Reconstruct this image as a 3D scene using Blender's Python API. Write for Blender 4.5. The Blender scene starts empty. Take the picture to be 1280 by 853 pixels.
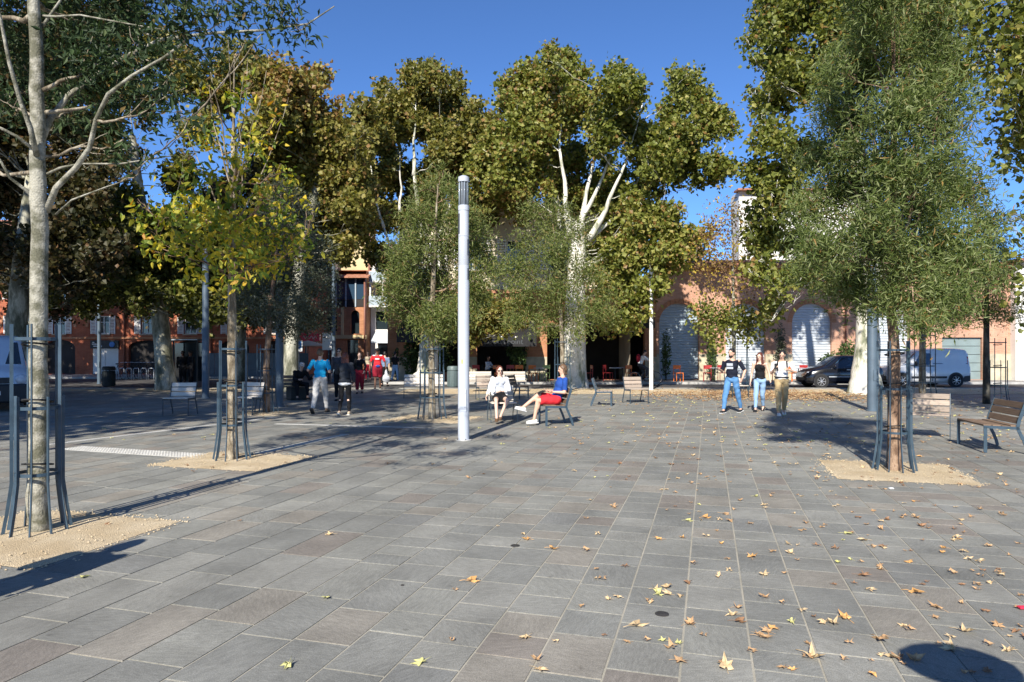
import bpy, bmesh, math, random
import numpy as np
from mathutils import Vector, Matrix, noise, Euler
R = math.radians
random.seed(7)
rng = np.random.default_rng(7)
scene = bpy.context.scene
col = scene.collection

# ------------------------------------------------------------------ camera
F = 853.0; HZ = 440.0; CX = 640.0; EYE = 1.65
cam_d = bpy.data.cameras.new('camera'); cam = bpy.data.objects.new('camera', cam_d); col.objects.link(cam)
cam_d.sensor_width = 36.0; cam_d.lens = 36.0 * F / 1280.0
cam_d.shift_y = 13.5 / 1280.0
cam_d.clip_start = 0.05; cam_d.clip_end = 2000
cam.location = (0, 0, EYE); cam.rotation_euler = (R(90), 0, 0)
scene.camera = cam
# ------------------------------------------------------------------ light
SUN_EL = R(35); SUN_AZ = R(16)          # light travels towards +y and a little to +x
w = bpy.data.worlds.new('World'); scene.world = w; w.use_nodes = True
nt = w.node_tree; nt.nodes.clear()
sky = nt.nodes.new('ShaderNodeTexSky'); sky.sky_type = 'NISHITA'; sky.sun_disc = False
sky.sun_elevation = SUN_EL; sky.sun_rotation = R(180) + SUN_AZ
sky.altitude = 2800; sky.air_density = 1.0; sky.dust_density = 0.0; sky.ozone_density = 10.0
bg = nt.nodes.new('ShaderNodeBackground'); bg.inputs[1].default_value = 0.122
ow = nt.nodes.new('ShaderNodeOutputWorld')
nt.links.new(sky.outputs[0], bg.inputs[0]); nt.links.new(bg.outputs[0], ow.inputs[0])
sd = bpy.data.lights.new('sun', 'SUN'); sd.energy = 4.9; sd.angle = R(0.53); sd.color = (1.0, 0.94, 0.84)
sun = bpy.data.objects.new('sun', sd); col.objects.link(sun)
sdir = Vector((math.sin(SUN_AZ) * math.cos(SUN_EL), math.cos(SUN_AZ) * math.cos(SUN_EL), -math.sin(SUN_EL)))
sun.rotation_euler = sdir.to_track_quat('-Z', 'Y').to_euler(); sun.location = (-5, -20, 30)
scene.view_settings.view_transform = 'Standard'; scene.view_settings.look = 'None'
scene.view_settings.exposure = 0.7; scene.view_settings.gamma = 1.0
scene.cycles.max_bounces = 6; scene.cycles.transparent_max_bounces = 8

def G(px, py):                                  # ground point seen at a photograph pixel
    d = F * EYE / (py - HZ); return ((px - CX) / F * d, d)
def X(px, d): return (px - CX) / F * d
def Z(py, d): return EYE + (HZ - py) / F * d

# ------------------------------------------------------------------ object helpers
def tag(o, label=None, cat=None, group=None, kind=None):
    if label: o['label'] = label
    if cat: o['category'] = cat
    if group: o['group'] = group
    if kind: o['kind'] = kind
    return o
def empty(name, loc=(0, 0, 0), rz=0, label=None, cat=None, group=None):
    o = bpy.data.objects.new(name, None); col.objects.link(o)
    o.empty_display_size = 0.2
    o.location = loc; o.rotation_euler = (0, 0, rz); return tag(o, label, cat, group)
def link(name, me, mat=None, parent=None):
    o = bpy.data.objects.new(name, me); col.objects.link(o)
    if mat is not None and len(me.materials) == 0: me.materials.append(mat)
    if parent: o.parent = parent
    return o
def kids(o): return [c for c in list(o.children)]
def copy_tree(o, parent=None):
    c = o.copy(); col.objects.link(c); c.parent = parent
    for k in kids(o): copy_tree(k, c)
    return c
class MB:
    def __init__(s): s.v = []; s.f = []; s.smooth = []
    def add(s, vs, fs, sm=False):
        b = len(s.v); s.v += [tuple(v) for v in vs]; s.f += [tuple(i + b for i in f) for f in fs]; s.smooth += [sm] * len(fs)
    def box(s, c, size, rz=0.0, M=None, bev=0.0):
        hx, hy, hz = size[0] / 2, size[1] / 2, size[2] / 2
        if bev:
            b = bev; pts = []
            for z, ins in ((-hz, b), (-hz + b, 0), (hz - b, 0), (hz, b)):
                for sx, sy in ((-1, -1), (1, -1), (1, 1), (-1, 1)):
                    pts.append(Vector((sx * (hx - ins), sy * (hy - ins), z)))
            fs = [(3, 2, 1, 0), (12, 13, 14, 15)]
            for k in range(3):
                for i in range(4):
                    j = (i + 1) % 4; fs.append((k * 4 + i, k * 4 + j, k * 4 + 4 + j, k * 4 + 4 + i))
        else:
            pts = [Vector((sx * hx, sy * hy, sz * hz)) for sz in (-1, 1) for sx, sy in ((-1, -1), (1, -1), (1, 1), (-1, 1))]
            fs = [(3, 2, 1, 0), (4, 5, 6, 7), (0, 1, 5, 4), (1, 2, 6, 5), (2, 3, 7, 6), (3, 0, 4, 7)]
        if M is None: M = Matrix.Rotation(rz, 3, 'Z')
        c = Vector(c); s.add([M @ p + c for p in pts], fs); return s
    def bar(s, p0, p1, wx, wy, up=(0, 0, 1)):      # flat bar from p0 to p1
        p0 = Vector(p0); p1 = Vector(p1); d = (p1 - p0); L = d.length; d.normalize()
        u = Vector(up)
        if abs(d.dot(u)) > .95: u = Vector((0, 1, 0))
        a = d.cross(u).normalized(); b = a.cross(d).normalized()
        M = Matrix((a, b, d)).transposed()
        return s.box((p0 + p1) / 2, (wx, wy, L), M=M)
    def tube(s, pts, rad, n=8, cap=True):
        pts = [Vector(p) for p in pts]
        if not hasattr(rad, '__len__'): rad = [rad] * len(pts)
        vs = []; fs = []; a = None
        for i, p in enumerate(pts):
            t = (pts[min(i + 1, len(pts) - 1)] - pts[max(i - 1, 0)])
            if t.length < 1e-9: t = Vector((0, 0, 1))
            t.normalize()
            if a is None: a = t.orthogonal().normalized()
            else:
                a = a - t * a.dot(t)
                a = a.normalized() if a.length > 1e-6 else t.orthogonal().normalized()
            b = t.cross(a)
            for k in range(n):
                q = 2 * math.pi * k / n; vs.append(p + (a * math.cos(q) + b * math.sin(q)) * rad[i])
        for i in range(len(pts) - 1):
            for k in range(n):
                l = (k + 1) % n; fs.append((i * n + k, i * n + l, i * n + n + l, i * n + n + k))
        if cap: fs.append(tuple(range(n - 1, -1, -1))); fs.append(tuple((len(pts) - 1) * n + k for k in range(n)))
        s.add(vs, fs, True); return s
    def lathe(s, prof, c=(0, 0, 0), n=16):          # prof: (r, z) from the bottom up; sharp corners stay sharp
        runs = [[prof[0], prof[1]]]
        for i in range(2, len(prof)):
            (r0, z0), (r1, z1), (r2, z2) = prof[i - 2], prof[i - 1], prof[i]
            d = abs(math.atan2(z1 - z0, r1 - r0) - math.atan2(z2 - z1, r2 - r1))
            if min(d, 2 * math.pi - d) > .6: runs.append([prof[i - 1], prof[i]])
            else: runs[-1].append(prof[i])
        c = Vector(c)
        for q_, run in enumerate(runs):
            vs = []; fs = []
            for r, z in run:
                for k in range(n):
                    q = 2 * math.pi * k / n; vs.append(c + Vector((r * math.cos(q), r * math.sin(q), z)))
            for i in range(len(run) - 1):
                for k in range(n):
                    l = (k + 1) % n; fs.append((i * n + k, i * n + l, i * n + n + l, i * n + n + k))
            s.add(vs, fs, True)
        for r, z, fl in ((*prof[0], 1), (*prof[-1], 0)):
            if r > 1e-4:
                vs = [c + Vector((r * math.cos(2 * math.pi * k / n), r * math.sin(2 * math.pi * k / n), z)) for k in range(n)]
                s.add(vs, [tuple(range(n - 1, -1, -1)) if fl else tuple(range(n))])
        return s
    def prism(s, poly, y0, y1):                      # poly in (x, z), extruded along y
        n = len(poly); vs = [(x, y0, z) for x, z in poly] + [(x, y1, z) for x, z in poly]
        s.add(vs, [tuple(range(n)), tuple(range(2 * n - 1, n - 1, -1))] + [(i, i + n, (i + 1) % n + n, (i + 1) % n) for i in range(n)]); return s
    def sphere(s, c, r, n=10, m=6):
        if not hasattr(r, '__len__'): r = (r, r, r)
        vs = []; fs = []
        for i in range(m + 1):
            t = math.pi * i / m
            for k in range(n):
                q = 2 * math.pi * k / n; vs.append((c[0] + r[0] * math.sin(t) * math.cos(q), c[1] + r[1] * math.sin(t) * math.sin(q), c[2] - r[2] * math.cos(t)))
        for i in range(m):
            for k in range(n):
                l = (k + 1) % n; fs.append((i * n + k, i * n + l, i * n + n + l, i * n + n + k))
        s.add(vs, fs, True); return s
    def mesh(s, name, mat=None):
        me = bpy.data.meshes.new(name); me.from_pydata(s.v, [], s.f)
        if any(s.smooth): me.polygons.foreach_set('use_smooth', s.smooth)
        if mat: me.materials.append(mat)
        me.update(); return me
    def build(s, name, mat=None, parent=None): return link(name, s.mesh(name, mat), None, parent)

# ------------------------------------------------------------------ materials
def new_mat(name):
    m = bpy.data.materials.new(name); m.use_nodes = True
    n = m.node_tree.nodes; return m, n, m.node_tree.links, n['Principled BSDF']
def ramp(n, stops, interp='LINEAR'):
    r = n.new('ShaderNodeValToRGB'); e = r.color_ramp.elements; r.color_ramp.interpolation = interp
    while len(e) < len(stops): e.new(0.5)
    for i, (p, c) in enumerate(stops): e[i].position = p; e[i].color = (*c, 1)
    return r
def plain(name, c, rough=.6, metal=0, var=.12, scale=14, bump=.0, spec=.5, coat=0):
    m, n, l, p = new_mat(name)
    tc = n.new('ShaderNodeTexCoord'); nz = n.new('ShaderNodeTexNoise'); nz.inputs['Scale'].default_value = scale; nz.inputs['Detail'].default_value = 6
    l.new(tc.outputs['Object'], nz.inputs['Vector'])
    r = ramp(n, [(.3, tuple(x * (1 - var) for x in c)), (.7, tuple(min(1, x * (1 + var)) for x in c))])
    l.new(nz.outputs[0], r.inputs[0]); l.new(r.outputs[0], p.inputs['Base Color'])
    p.inputs['Roughness'].default_value = rough; p.inputs['Metallic'].default_value = metal
    p.inputs['Specular IOR Level'].default_value = spec; p.inputs['Coat Weight'].default_value = coat
    if bump:
        b = n.new('ShaderNodeBump'); b.inputs['Strength'].default_value = bump; b.inputs['Distance'].default_value = .02
        l.new(nz.outputs[0], b.inputs['Height']); l.new(b.outputs[0], p.inputs['Normal'])
    return m
def slab_mat(name, source):
    m, n, l, p = new_mat(name)
    if source == 'object':
        oi = n.new('ShaderNodeObjectInfo'); rnd = oi.outputs['Random']
    else:
        at = n.new('ShaderNodeAttribute'); at.attribute_name = 'rnd'; rnd = at.outputs['Fac']
    r = ramp(n, [(0, (0.201, 0.2, 0.18)), (0.2, (0.231, 0.228, 0.201)), (0.36, (0.214, 0.212, 0.19)), (0.5, (0.24, 0.222, 0.188)), (0.62, (0.228, 0.224, 0.199)), (0.74, (0.214, 0.192, 0.165)), (0.84, (0.247, 0.242, 0.214)), (0.95, (0.208, 0.207, 0.19))], 'CONSTANT')
    l.new(rnd, r.inputs[0])
    geo = n.new('ShaderNodeNewGeometry')
    off = n.new('ShaderNodeVectorMath'); off.operation = 'SCALE'; off.inputs[0].default_value = (37, 91, 53); l.new(rnd, off.inputs['Scale'])
    ad = n.new('ShaderNodeVectorMath'); ad.operation = 'ADD'; l.new(geo.outputs['Position'], ad.inputs[0]); l.new(off.outputs[0], ad.inputs[1])
    rot = n.new('ShaderNodeVectorRotate'); rot.rotation_type = 'Z_AXIS'; l.new(ad.outputs[0], rot.inputs['Vector'])
    ml = n.new('ShaderNodeMath'); ml.operation = 'MULTIPLY'; ml.inputs[1].default_value = 40; l.new(rnd, ml.inputs[0]); l.new(ml.outputs[0], rot.inputs['Angle'])
    sc = n.new('ShaderNodeVectorMath'); sc.operation = 'MULTIPLY'; sc.inputs[1].default_value = (1, 3.6, 1); l.new(rot.outputs[0], sc.inputs[0])
    n1 = n.new('ShaderNodeTexNoise'); n1.inputs['Scale'].default_value = 15; n1.inputs['Detail'].default_value = 9; n1.inputs['Roughness'].default_value = .72; l.new(sc.outputs[0], n1.inputs['Vector'])
    n2 = n.new('ShaderNodeTexNoise'); n2.inputs['Scale'].default_value = 2.1; n2.inputs['Detail'].default_value = 4; l.new(geo.outputs['Position'], n2.inputs['Vector'])
    n3 = n.new('ShaderNodeTexNoise'); n3.inputs['Scale'].default_value = 160; n3.inputs['Detail'].default_value = 2; l.new(geo.outputs['Position'], n3.inputs['Vector'])
    n4 = n.new('ShaderNodeTexNoise'); n4.inputs['Scale'].default_value = .33; n4.inputs['Detail'].default_value = 5; l.new(geo.outputs['Position'], n4.inputs['Vector'])
    cur = r.outputs[0]
    for tex, lo, hi in ((n1, .78, 1.26), (n2, .86, 1.18), (n3, .72, 1.3), (n4, .82, 1.14)):
        mr = n.new('ShaderNodeMapRange'); mr.inputs[1].default_value = .3; mr.inputs[2].default_value = .7; mr.inputs[3].default_value = lo; mr.inputs[4].default_value = hi
        l.new(tex.outputs[0], mr.inputs[0])
        mx = n.new('ShaderNodeVectorMath'); mx.operation = 'SCALE'; l.new(cur, mx.inputs[0]); l.new(mr.outputs[0], mx.inputs['Scale']); cur = mx.outputs[0]
    # stains
    vo = n.new('ShaderNodeTexVoronoi'); vo.inputs['Scale'].default_value = 3.1; l.new(geo.outputs['Position'], vo.inputs['Vector'])
    st = ramp(n, [(0, (.55, .53, .5)), (.035, (.8, .8, .8)), (.07, (1, 1, 1))]); l.new(vo.outputs['Distance'], st.inputs[0])
    mm = n.new('ShaderNodeVectorMath'); mm.operation = 'MULTIPLY'; l.new(cur, mm.inputs[0]); l.new(st.outputs[0], mm.inputs[1])
    l.new(mm.outputs[0], p.inputs['Base Color'])
    p.inputs['Roughness'].default_value = .72; p.inputs['Specular IOR Level'].default_value = .3
    b = n.new('ShaderNodeBump'); b.inputs['Strength'].default_value = .45; b.inputs['Distance'].default_value = .006
    l.new(n1.outputs[0], b.inputs['Height']); l.new(b.outputs[0], p.inputs['Normal'])
    return m
def ground_mat(name, c1, c2, scale=3, fine=90, bump=.5, dist=.01, rough=.9):
    m, n, l, p = new_mat(name); geo = n.new('ShaderNodeNewGeometry')
    n1 = n.new('ShaderNodeTexNoise'); n1.inputs['Scale'].default_value = scale; n1.inputs['Detail'].default_value = 8; l.new(geo.outputs['Position'], n1.inputs['Vector'])
    n2 = n.new('ShaderNodeTexNoise'); n2.inputs['Scale'].default_value = fine; n2.inputs['Detail'].default_value = 3; l.new(geo.outputs['Position'], n2.inputs['Vector'])
    r = ramp(n, [(.35, c1), (.65, c2)]); l.new(n1.outputs[0], r.inputs[0])
    mr = n.new('ShaderNodeMapRange'); mr.inputs[1].default_value = .3; mr.inputs[2].default_value = .7; mr.inputs[3].default_value = .7; mr.inputs[4].default_value = 1.25; l.new(n2.outputs[0], mr.inputs[0])
    mx = n.new('ShaderNodeVectorMath'); mx.operation = 'SCALE'; l.new(r.outputs[0], mx.inputs[0]); l.new(mr.outputs[0], mx.inputs['Scale'])
    l.new(mx.outputs[0], p.inputs['Base Color']); p.inputs['Roughness'].default_value = rough; p.inputs['Specular IOR Level'].default_value = .2
    b = n.new('ShaderNodeBump'); b.inputs['Strength'].default_value = bump; b.inputs['Distance'].default_value = dist
    l.new(n2.outputs[0], b.inputs['Height']); l.new(b.outputs[0], p.inputs['Normal'])
    return m
def leaf_mat(name, stops, trans=.35, rough=.5):
    m, n, l, p = new_mat(name)
    at = n.new('ShaderNodeAttribute'); at.attribute_name = 'rnd'
    r = ramp(n, stops); l.new(at.outputs['Fac'], r.inputs[0]); l.new(r.outputs[0], p.inputs['Base Color'])
    p.inputs['Roughness'].default_value = rough; p.inputs['Specular IOR Level'].default_value = .35
    tr = n.new('ShaderNodeBsdfTranslucent'); hs = n.new('ShaderNodeHueSaturation'); hs.inputs['Saturation'].default_value = 1.15; hs.inputs['Value'].default_value = 1.1
    l.new(r.outputs[0], hs.inputs['Color']); l.new(hs.outputs[0], tr.inputs['Color'])
    mix = n.new('ShaderNodeMixShader'); mix.inputs[0].default_value = trans
    l.new(p.outputs[0], mix.inputs[1]); l.new(tr.outputs[0], mix.inputs[2]); l.new(mix.outputs[0], n['Material Output'].inputs[0])
    return m
def bark_mat(name, c1, c2, c3, sx=(1, 1, .35), scale=5, bump=.5, split=(.42, .52, .6)):
    m, n, l, p = new_mat(name); tc = n.new('ShaderNodeNewGeometry')
    sc = n.new('ShaderNodeVectorMath'); sc.operation = 'MULTIPLY'; sc.inputs[1].default_value = sx; l.new(tc.outputs['Position'], sc.inputs[0])
    n1 = n.new('ShaderNodeTexNoise'); n1.inputs['Scale'].default_value = scale; n1.inputs['Detail'].default_value = 7; n1.inputs['Roughness'].default_value = .6; l.new(sc.outputs[0], n1.inputs['Vector'])
    r = ramp(n, [(split[0], c1), (split[1], c2), (split[2], c3)]); l.new(n1.outputs[0], r.inputs[0])
    n2 = n.new('ShaderNodeTexNoise'); n2.inputs['Scale'].default_value = scale * 9; n2.inputs['Detail'].default_value = 4; l.new(sc.outputs[0], n2.inputs['Vector'])
    mr = n.new('ShaderNodeMapRange'); mr.inputs[1].default_value = .3; mr.inputs[2].default_value = .7; mr.inputs[3].default_value = .75; mr.inputs[4].default_value = 1.2; l.new(n2.outputs[0], mr.inputs[0])
    mx = n.new('ShaderNodeVectorMath'); mx.operation = 'SCALE'; l.new(r.outputs[0], mx.inputs[0]); l.new(mr.outputs[0], mx.inputs['Scale'])
    l.new(mx.outputs[0], p.inputs['Base Color']); p.inputs['Roughness'].default_value = .85; p.inputs['Specular IOR Level'].default_value = .2
    b = n.new('ShaderNodeBump'); b.inputs['Strength'].default_value = bump; b.inputs['Distance'].default_value = .02
    l.new(n2.outputs[0], b.inputs['Height']); l.new(b.outputs[0], p.inputs['Normal'])
    return m
def brick_mat(name, c1, c2, mortar, stain=.3):
    m, n, l, p = new_mat(name); geo = n.new('ShaderNodeNewGeometry')
    sep = n.new('ShaderNodeSeparateXYZ'); l.new(geo.outputs['Position'], sep.inputs[0])
    ad = n.new('ShaderNodeMath'); ad.operation = 'ADD'; l.new(sep.outputs[0], ad.inputs[0]); l.new(sep.outputs[1], ad.inputs[1])
    cb = n.new('ShaderNodeCombineXYZ'); l.new(ad.outputs[0], cb.inputs[0]); l.new(sep.outputs[2], cb.inputs[1])
    br = n.new('ShaderNodeTexBrick'); br.inputs['Scale'].default_value = 1; br.inputs['Brick Width'].default_value = .40; br.inputs['Row Height'].default_value = .065
    br.inputs['Mortar Size'].default_value = .010; br.inputs['Color1'].default_value = (*c1, 1); br.inputs['Color2'].default_value = (*c2, 1); br.inputs['Mortar'].default_value = (*mortar, 1)
    l.new(cb.outputs[0], br.inputs['Vector'])
    n1 = n.new('ShaderNodeTexNoise'); n1.inputs['Scale'].default_value = .8; n1.inputs['Detail'].default_value = 8; n1.inputs['Roughness'].default_value = .7; l.new(geo.outputs['Position'], n1.inputs['Vector'])
    mr = n.new('ShaderNodeMapRange'); mr.inputs[1].default_value = .3; mr.inputs[2].default_value = .7; mr.inputs[3].default_value = 1 - stain; mr.inputs[4].default_value = 1 + stain; l.new(n1.outputs[0], mr.inputs[0])
    mx = n.new('ShaderNodeVectorMath'); mx.operation = 'SCALE'; l.new(br.outputs[0], mx.inputs[0]); l.new(mr.outputs[0], mx.inputs['Scale'])
    l.new(mx.outputs[0], p.inputs['Base Color']); p.inputs['Roughness'].default_value = .9; p.inputs['Specular IOR Level'].default_value = .15
    b = n.new('ShaderNodeBump'); b.inputs['Strength'].default_value = .6; b.inputs['Distance'].default_value = .01
    l.new(br.outputs['Fac'], b.inputs['Height']); b.invert = True; l.new(b.outputs[0], p.inputs['Normal'])
    return m
def wood_mat(name, c1, c2):
    m, n, l, p = new_mat(name); tc = n.new('ShaderNodeTexCoord'); oi = n.new('ShaderNodeObjectInfo')
    sc = n.new('ShaderNodeVectorMath'); sc.operation = 'MULTIPLY'; sc.inputs[1].default_value = (2, 30, 30); l.new(tc.outputs['Object'], sc.inputs[0])
    n1 = n.new('ShaderNodeTexNoise'); n1.inputs['Scale'].default_value = 2; n1.inputs['Detail'].default_value = 6; l.new(sc.outputs[0], n1.inputs['Vector'])
    r = ramp(n, [(.3, c1), (.7, c2)]); l.new(n1.outputs[0], r.inputs[0])
    mr = n.new('ShaderNodeMapRange'); mr.inputs[3].default_value = .8; mr.inputs[4].default_value = 1.2; l.new(oi.outputs['Random'], mr.inputs[0])
    mx = n.new('ShaderNodeVectorMath'); mx.operation = 'SCALE'; l.new(r.outputs[0], mx.inputs[0]); l.new(mr.outputs[0], mx.inputs['Scale'])
    l.new(mx.outputs[0], p.inputs['Base Color']); p.inputs['Roughness'].default_value = .75
    return m
def glass_mat(name, c=(.02, .03, .035)):
    m, n, l, p = new_mat(name); p.inputs['Base Color'].default_value = (*c, 1); p.inputs['Roughness'].default_value = .06; p.inputs['Specular IOR Level'].default_value = .8
    nz = n.new('ShaderNodeTexNoise'); nz.inputs['Scale'].default_value = 1.3
    b = n.new('ShaderNodeBump'); b.inputs['Strength'].default_value = .04; l.new(nz.outputs[0], b.inputs['Height']); l.new(b.outputs[0], p.inputs['Normal'])
    return m
M = {}
M['slab_o'] = slab_mat('stone slab by object', 'object'); M['slab_a'] = slab_mat('stone slab by face', 'attr')
M['mortar'] = ground_mat('pale sandy mortar', (.34, .32, .26), (.45, .42, .35), 2, 200)
M['sand'] = ground_mat('golden gravelly sand', (.58, .45, .28), (.72, .59, .40), 2.2, 120, 1.0, .02)
M['asphalt'] = ground_mat('asphalt', (.075, .073, .072), (.11, .105, .10), 1, 150)
M['footway'] = ground_mat('footway concrete', (.24, .23, .22), (.31, .30, .28), .8, 60)
M['kerb'] = ground_mat('granite kerb', (.38, .37, .35), (.5, .49, .46), 3, 90)
M['earth'] = ground_mat('dry earth', (.2, .17, .12), (.28, .24, .18), .3, 20)
M['palestone'] = ground_mat('pale dotted stone', (.42, .41, .38), (.52, .51, .47), 3, 60)
M['steel'] = plain('blue grey painted steel', (.038, .066, .092), .42, 0, .2, 9, 0, .5)
M['post'] = plain('blue grey painted lamp column', (.085, .12, .155), .5, 0, .15, 3)
M['white_metal'] = plain('light grey lacquered metal', (.46, .49, .54), .35, 0, .05, 3)
M['lens'] = plain('dark lamp louvre', (.12, .13, .14), .3, .4)
M['wood'] = wood_mat('weathered slat wood', (.28, .22, .17), (.42, .34, .27))
M['wood_dark'] = wood_mat('brown slat wood', (.13, .085, .055), (.21, .14, .09))
M['wood_pale'] = wood_mat('sunlit slat wood', (.52, .47, .40), (.66, .60, .52))  # paler copy of the slat wood, sunshine put into its colour
M['strap'] = plain('black rubber strap', (.015, .015, .015), .7)
M['rust'] = plain('dark bronze cap', (.1, .09, .08), .5, .6, .3)
M['brick_red'] = brick_mat('red brick', (.35, .085, .045), (.42, .12, .06), (.34, .16, .10))
M['brick_pink'] = brick_mat('pink brick', (.52, .26, .17), (.60, .33, .22), (.52, .36, .27), .22)
M['brick_orange'] = brick_mat('orange brick', (.42, .17, .08), (.50, .22, .11), (.42, .26, .17))
M['cream'] = plain('cream render', (.66, .58, .44), .9, 0, .14, 1.1, .1, .1)
M['ochre'] = plain('ochre render', (.58, .47, .27), .9, 0, .14, .9, .1, .1)
M['limestone'] = plain('weathered limestone', (.50, .44, .32), .9, 0, .25, 2.5, .2, .1)
M['render_white'] = plain('white render', (.74, .72, .68), .9, 0, .08, 1.3, .05, .1)
M['shutter'] = plain('galvanised roller shutter', (.50, .54, .58), .45, .0, .06, 2)
M['shutter_blue'] = plain('roller shutter coloured blue grey for its shade', (.36, .43, .48), .45, .0, .1, 2)
M['paint_white'] = plain('white paint', (.76, .76, .74), .5, 0, .05, 3)
M['garage'] = plain('grey green garage door', (.21, .27, .27), .5, 0, .12, 2)
M['black'] = plain('black cloth', (.012, .012, .014), .8, 0, .3, 8)
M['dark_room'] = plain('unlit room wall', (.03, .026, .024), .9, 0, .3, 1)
M['roof_tile'] = plain('clay roof tile', (.38, .17, .10), .85, 0, .3, 6, .4)
M['glass'] = glass_mat('window glass')
M['glass_blue'] = glass_mat('blue window glass', (.03, .06, .10))
M['glass_tube'] = plain('frosted lamp glass', (.34, .40, .46), .12, 0, .2, 6)
M['orange'] = plain('orange plastic', (.80, .20, .03), .4, 0, .08)
M['lime'] = plain('lime plastic', (.55, .68, .25), .4, 0, .08)
M['red'] = plain('dark red plastic', (.38, .03, .03), .4, 0, .1)
M['tyre'] = plain('tyre rubber', (.018, .018, .018), .85)
M['rim'] = plain('alloy rim', (.6, .6, .62), .3, .6, .05)
M['car_black'] = plain('black car paint', (.008, .009, .014), .2, 0, .1, 3, 0, .6, .8)
M['car_silver'] = plain('silver blue car paint', (.72, .73, .73), .35, .05, .04, 3, 0, .5, .6)
M['car_white'] = plain('white van paint', (.62, .70, .78), .3, 0, .04, 3, 0, .5, .5)
M['plastic_black'] = plain('black bumper plastic', (.02, .02, .022), .55)
M['lamp_red'] = plain('red tail lamp', (.45, .02, .02), .2)
M['lamp_clear'] = plain('clear head lamp', (.6, .62, .65), .12)
M['plate'] = plain('number plate', (.7, .7, .68), .4)
M['sign_blue'] = plain('blue sign', (.03, .16, .45), .4)
M['sign_red'] = plain('red sign', (.65, .03, .07), .4)
M['bin'] = plain('green grey bin', (.11, .15, .15), .5)
M['bin_dark'] = plain('dark bin', (.015, .02, .02), .6)
M['pipe'] = plain('brown downpipe', (.22, .09, .06), .5)
M['pot'] = plain('clay pot', (.32, .14, .08), .8)
M['yellow'] = plain('yellow sticker', (.75, .62, .15), .5)
# bark and foliage
M['bark_plane'] = bark_mat('plane tree bark', (.27, .28, .19), (.60, .58, .48), (.76, .73, .65), scale=2.4, split=(.40, .47, .58))
M['bark_plane_d'] = bark_mat('grey green plane bark', (.13, .13, .09), (.30, .29, .22), (.50, .48, .38), scale=3)
M['bark_grey'] = bark_mat('pale grey young bark', (.13, .125, .085), (.27, .255, .20), (.38, .36, .29), (1, 1, 1.1), 7, .5)
M['bark_brown'] = bark_mat('brown young bark', (.14, .085, .055), (.26, .17, .11), (.36, .25, .17), (1, 1, .4), 9)
M['bark_tan'] = bark_mat('fissured tan bark', (.15, .12, .08), (.30, .25, .18), (.40, .35, .26), (1, 1, .3), 12, .8)
M['bark_dark'] = bark_mat('dark bark', (.04, .035, .03), (.08, .07, .055), (.12, .11, .09))
M['lf_plane'] = leaf_mat('plane leaves autumn green', [(0, (.07, .09, .015)), (.35, (.155, .18, .03)), (.7, (.275, .285, .065)), (.9, (.37, .33, .09)), (1, (.27, .16, .05))])
M['lf_plane2'] = leaf_mat('plane leaves yellow brown', [(0, (.075, .085, .015)), (.4, (.19, .185, .038)), (.75, (.32, .28, .075)), (1, (.29, .17, .06))])
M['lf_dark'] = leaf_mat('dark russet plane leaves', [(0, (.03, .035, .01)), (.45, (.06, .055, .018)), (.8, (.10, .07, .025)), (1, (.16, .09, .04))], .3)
M['lf_t1'] = leaf_mat('dark glossy ash leaves', [(0, (.016, .032, .009)), (.6, (.034, .062, .018)), (.93, (.065, .10, .03)), (1, (.15, .10, .03))], .25, .6)
M['lf_yellow'] = leaf_mat('yellow green ash leaves', [(0, (.09, .15, .02)), (.35, (.22, .28, .04)), (.6, (.48, .42, .045)), (.85, (.74, .56, .05)), (1, (.48, .25, .05))], .4)
M['lf_olive'] = leaf_mat('grey olive leaves', [(0, (.05, .06, .03)), (.7, (.10, .115, .07)), (1, (.19, .20, .15))], .2)
M['lf_willow'] = leaf_mat('narrow green leaves', [(0, (.07, .105, .022)), (.4, (.17, .22, .06)), (.75, (.29, .33, .13)), (.95, (.38, .40, .2)), (1, (.38, .24, .08))], .45)
M['lf_willow2'] = leaf_mat('feathery olive green leaves', [(0, (.085, .12, .025)), (.45, (.20, .245, .065)), (.8, (.33, .35, .14)), (1, (.38, .27, .11))], .45)
M['lf_rust'] = leaf_mat('rusty thin leaves', [(0, (.22, .14, .06)), (.6, (.30, .18, .09)), (.85, (.5, .4, .05)), (1, (.6, .42, .04))], .35)
M['lf_shrub'] = leaf_mat('shrub leaves', [(0, (.03, .06, .015)), (1, (.11, .17, .05))], .3)
for k, cc in (('dead_a', (.42, .26, .13)), ('dead_b', (.55, .40, .22)), ('dead_c', (.26, .14, .07)), ('dead_d', (.55, .52, .20)), ('dead_e', (.62, .34, .12))):
    M[k] = plain('fallen leaf ' + k[-1], cc, .7, 0, .3, 30)

# ------------------------------------------------------------------ ground
UD = Vector((.2764, .9610)); VD = Vector((.9610, -.2764))     # along the courses / across them
def plane_sheet(name, pts, z, mat, thick=0):
    mb = MB(); n = len(pts)
    if thick: mb.add([(x, y, z) for x, y in pts] + [(x, y, z - thick) for x, y in pts], [tuple(range(n))] + [(i + n, (i + 1) % n + n, (i + 1) % n, i) for i in range(n)])
    else: mb.add([(x, y, z) for x, y in pts], [tuple(range(n))])
    return tag(mb.build(name, mat), kind='structure')
plane_sheet('ground', [(-600, -300), (600, -300), (600, 900), (-600, 900)], -.15, M['earth'])
sq = plane_sheet('paved_square', [(-40, -14), (40, -14), (40, 31.0), (-40, 31.0)], -.0045, M['mortar'], .1)
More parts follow.
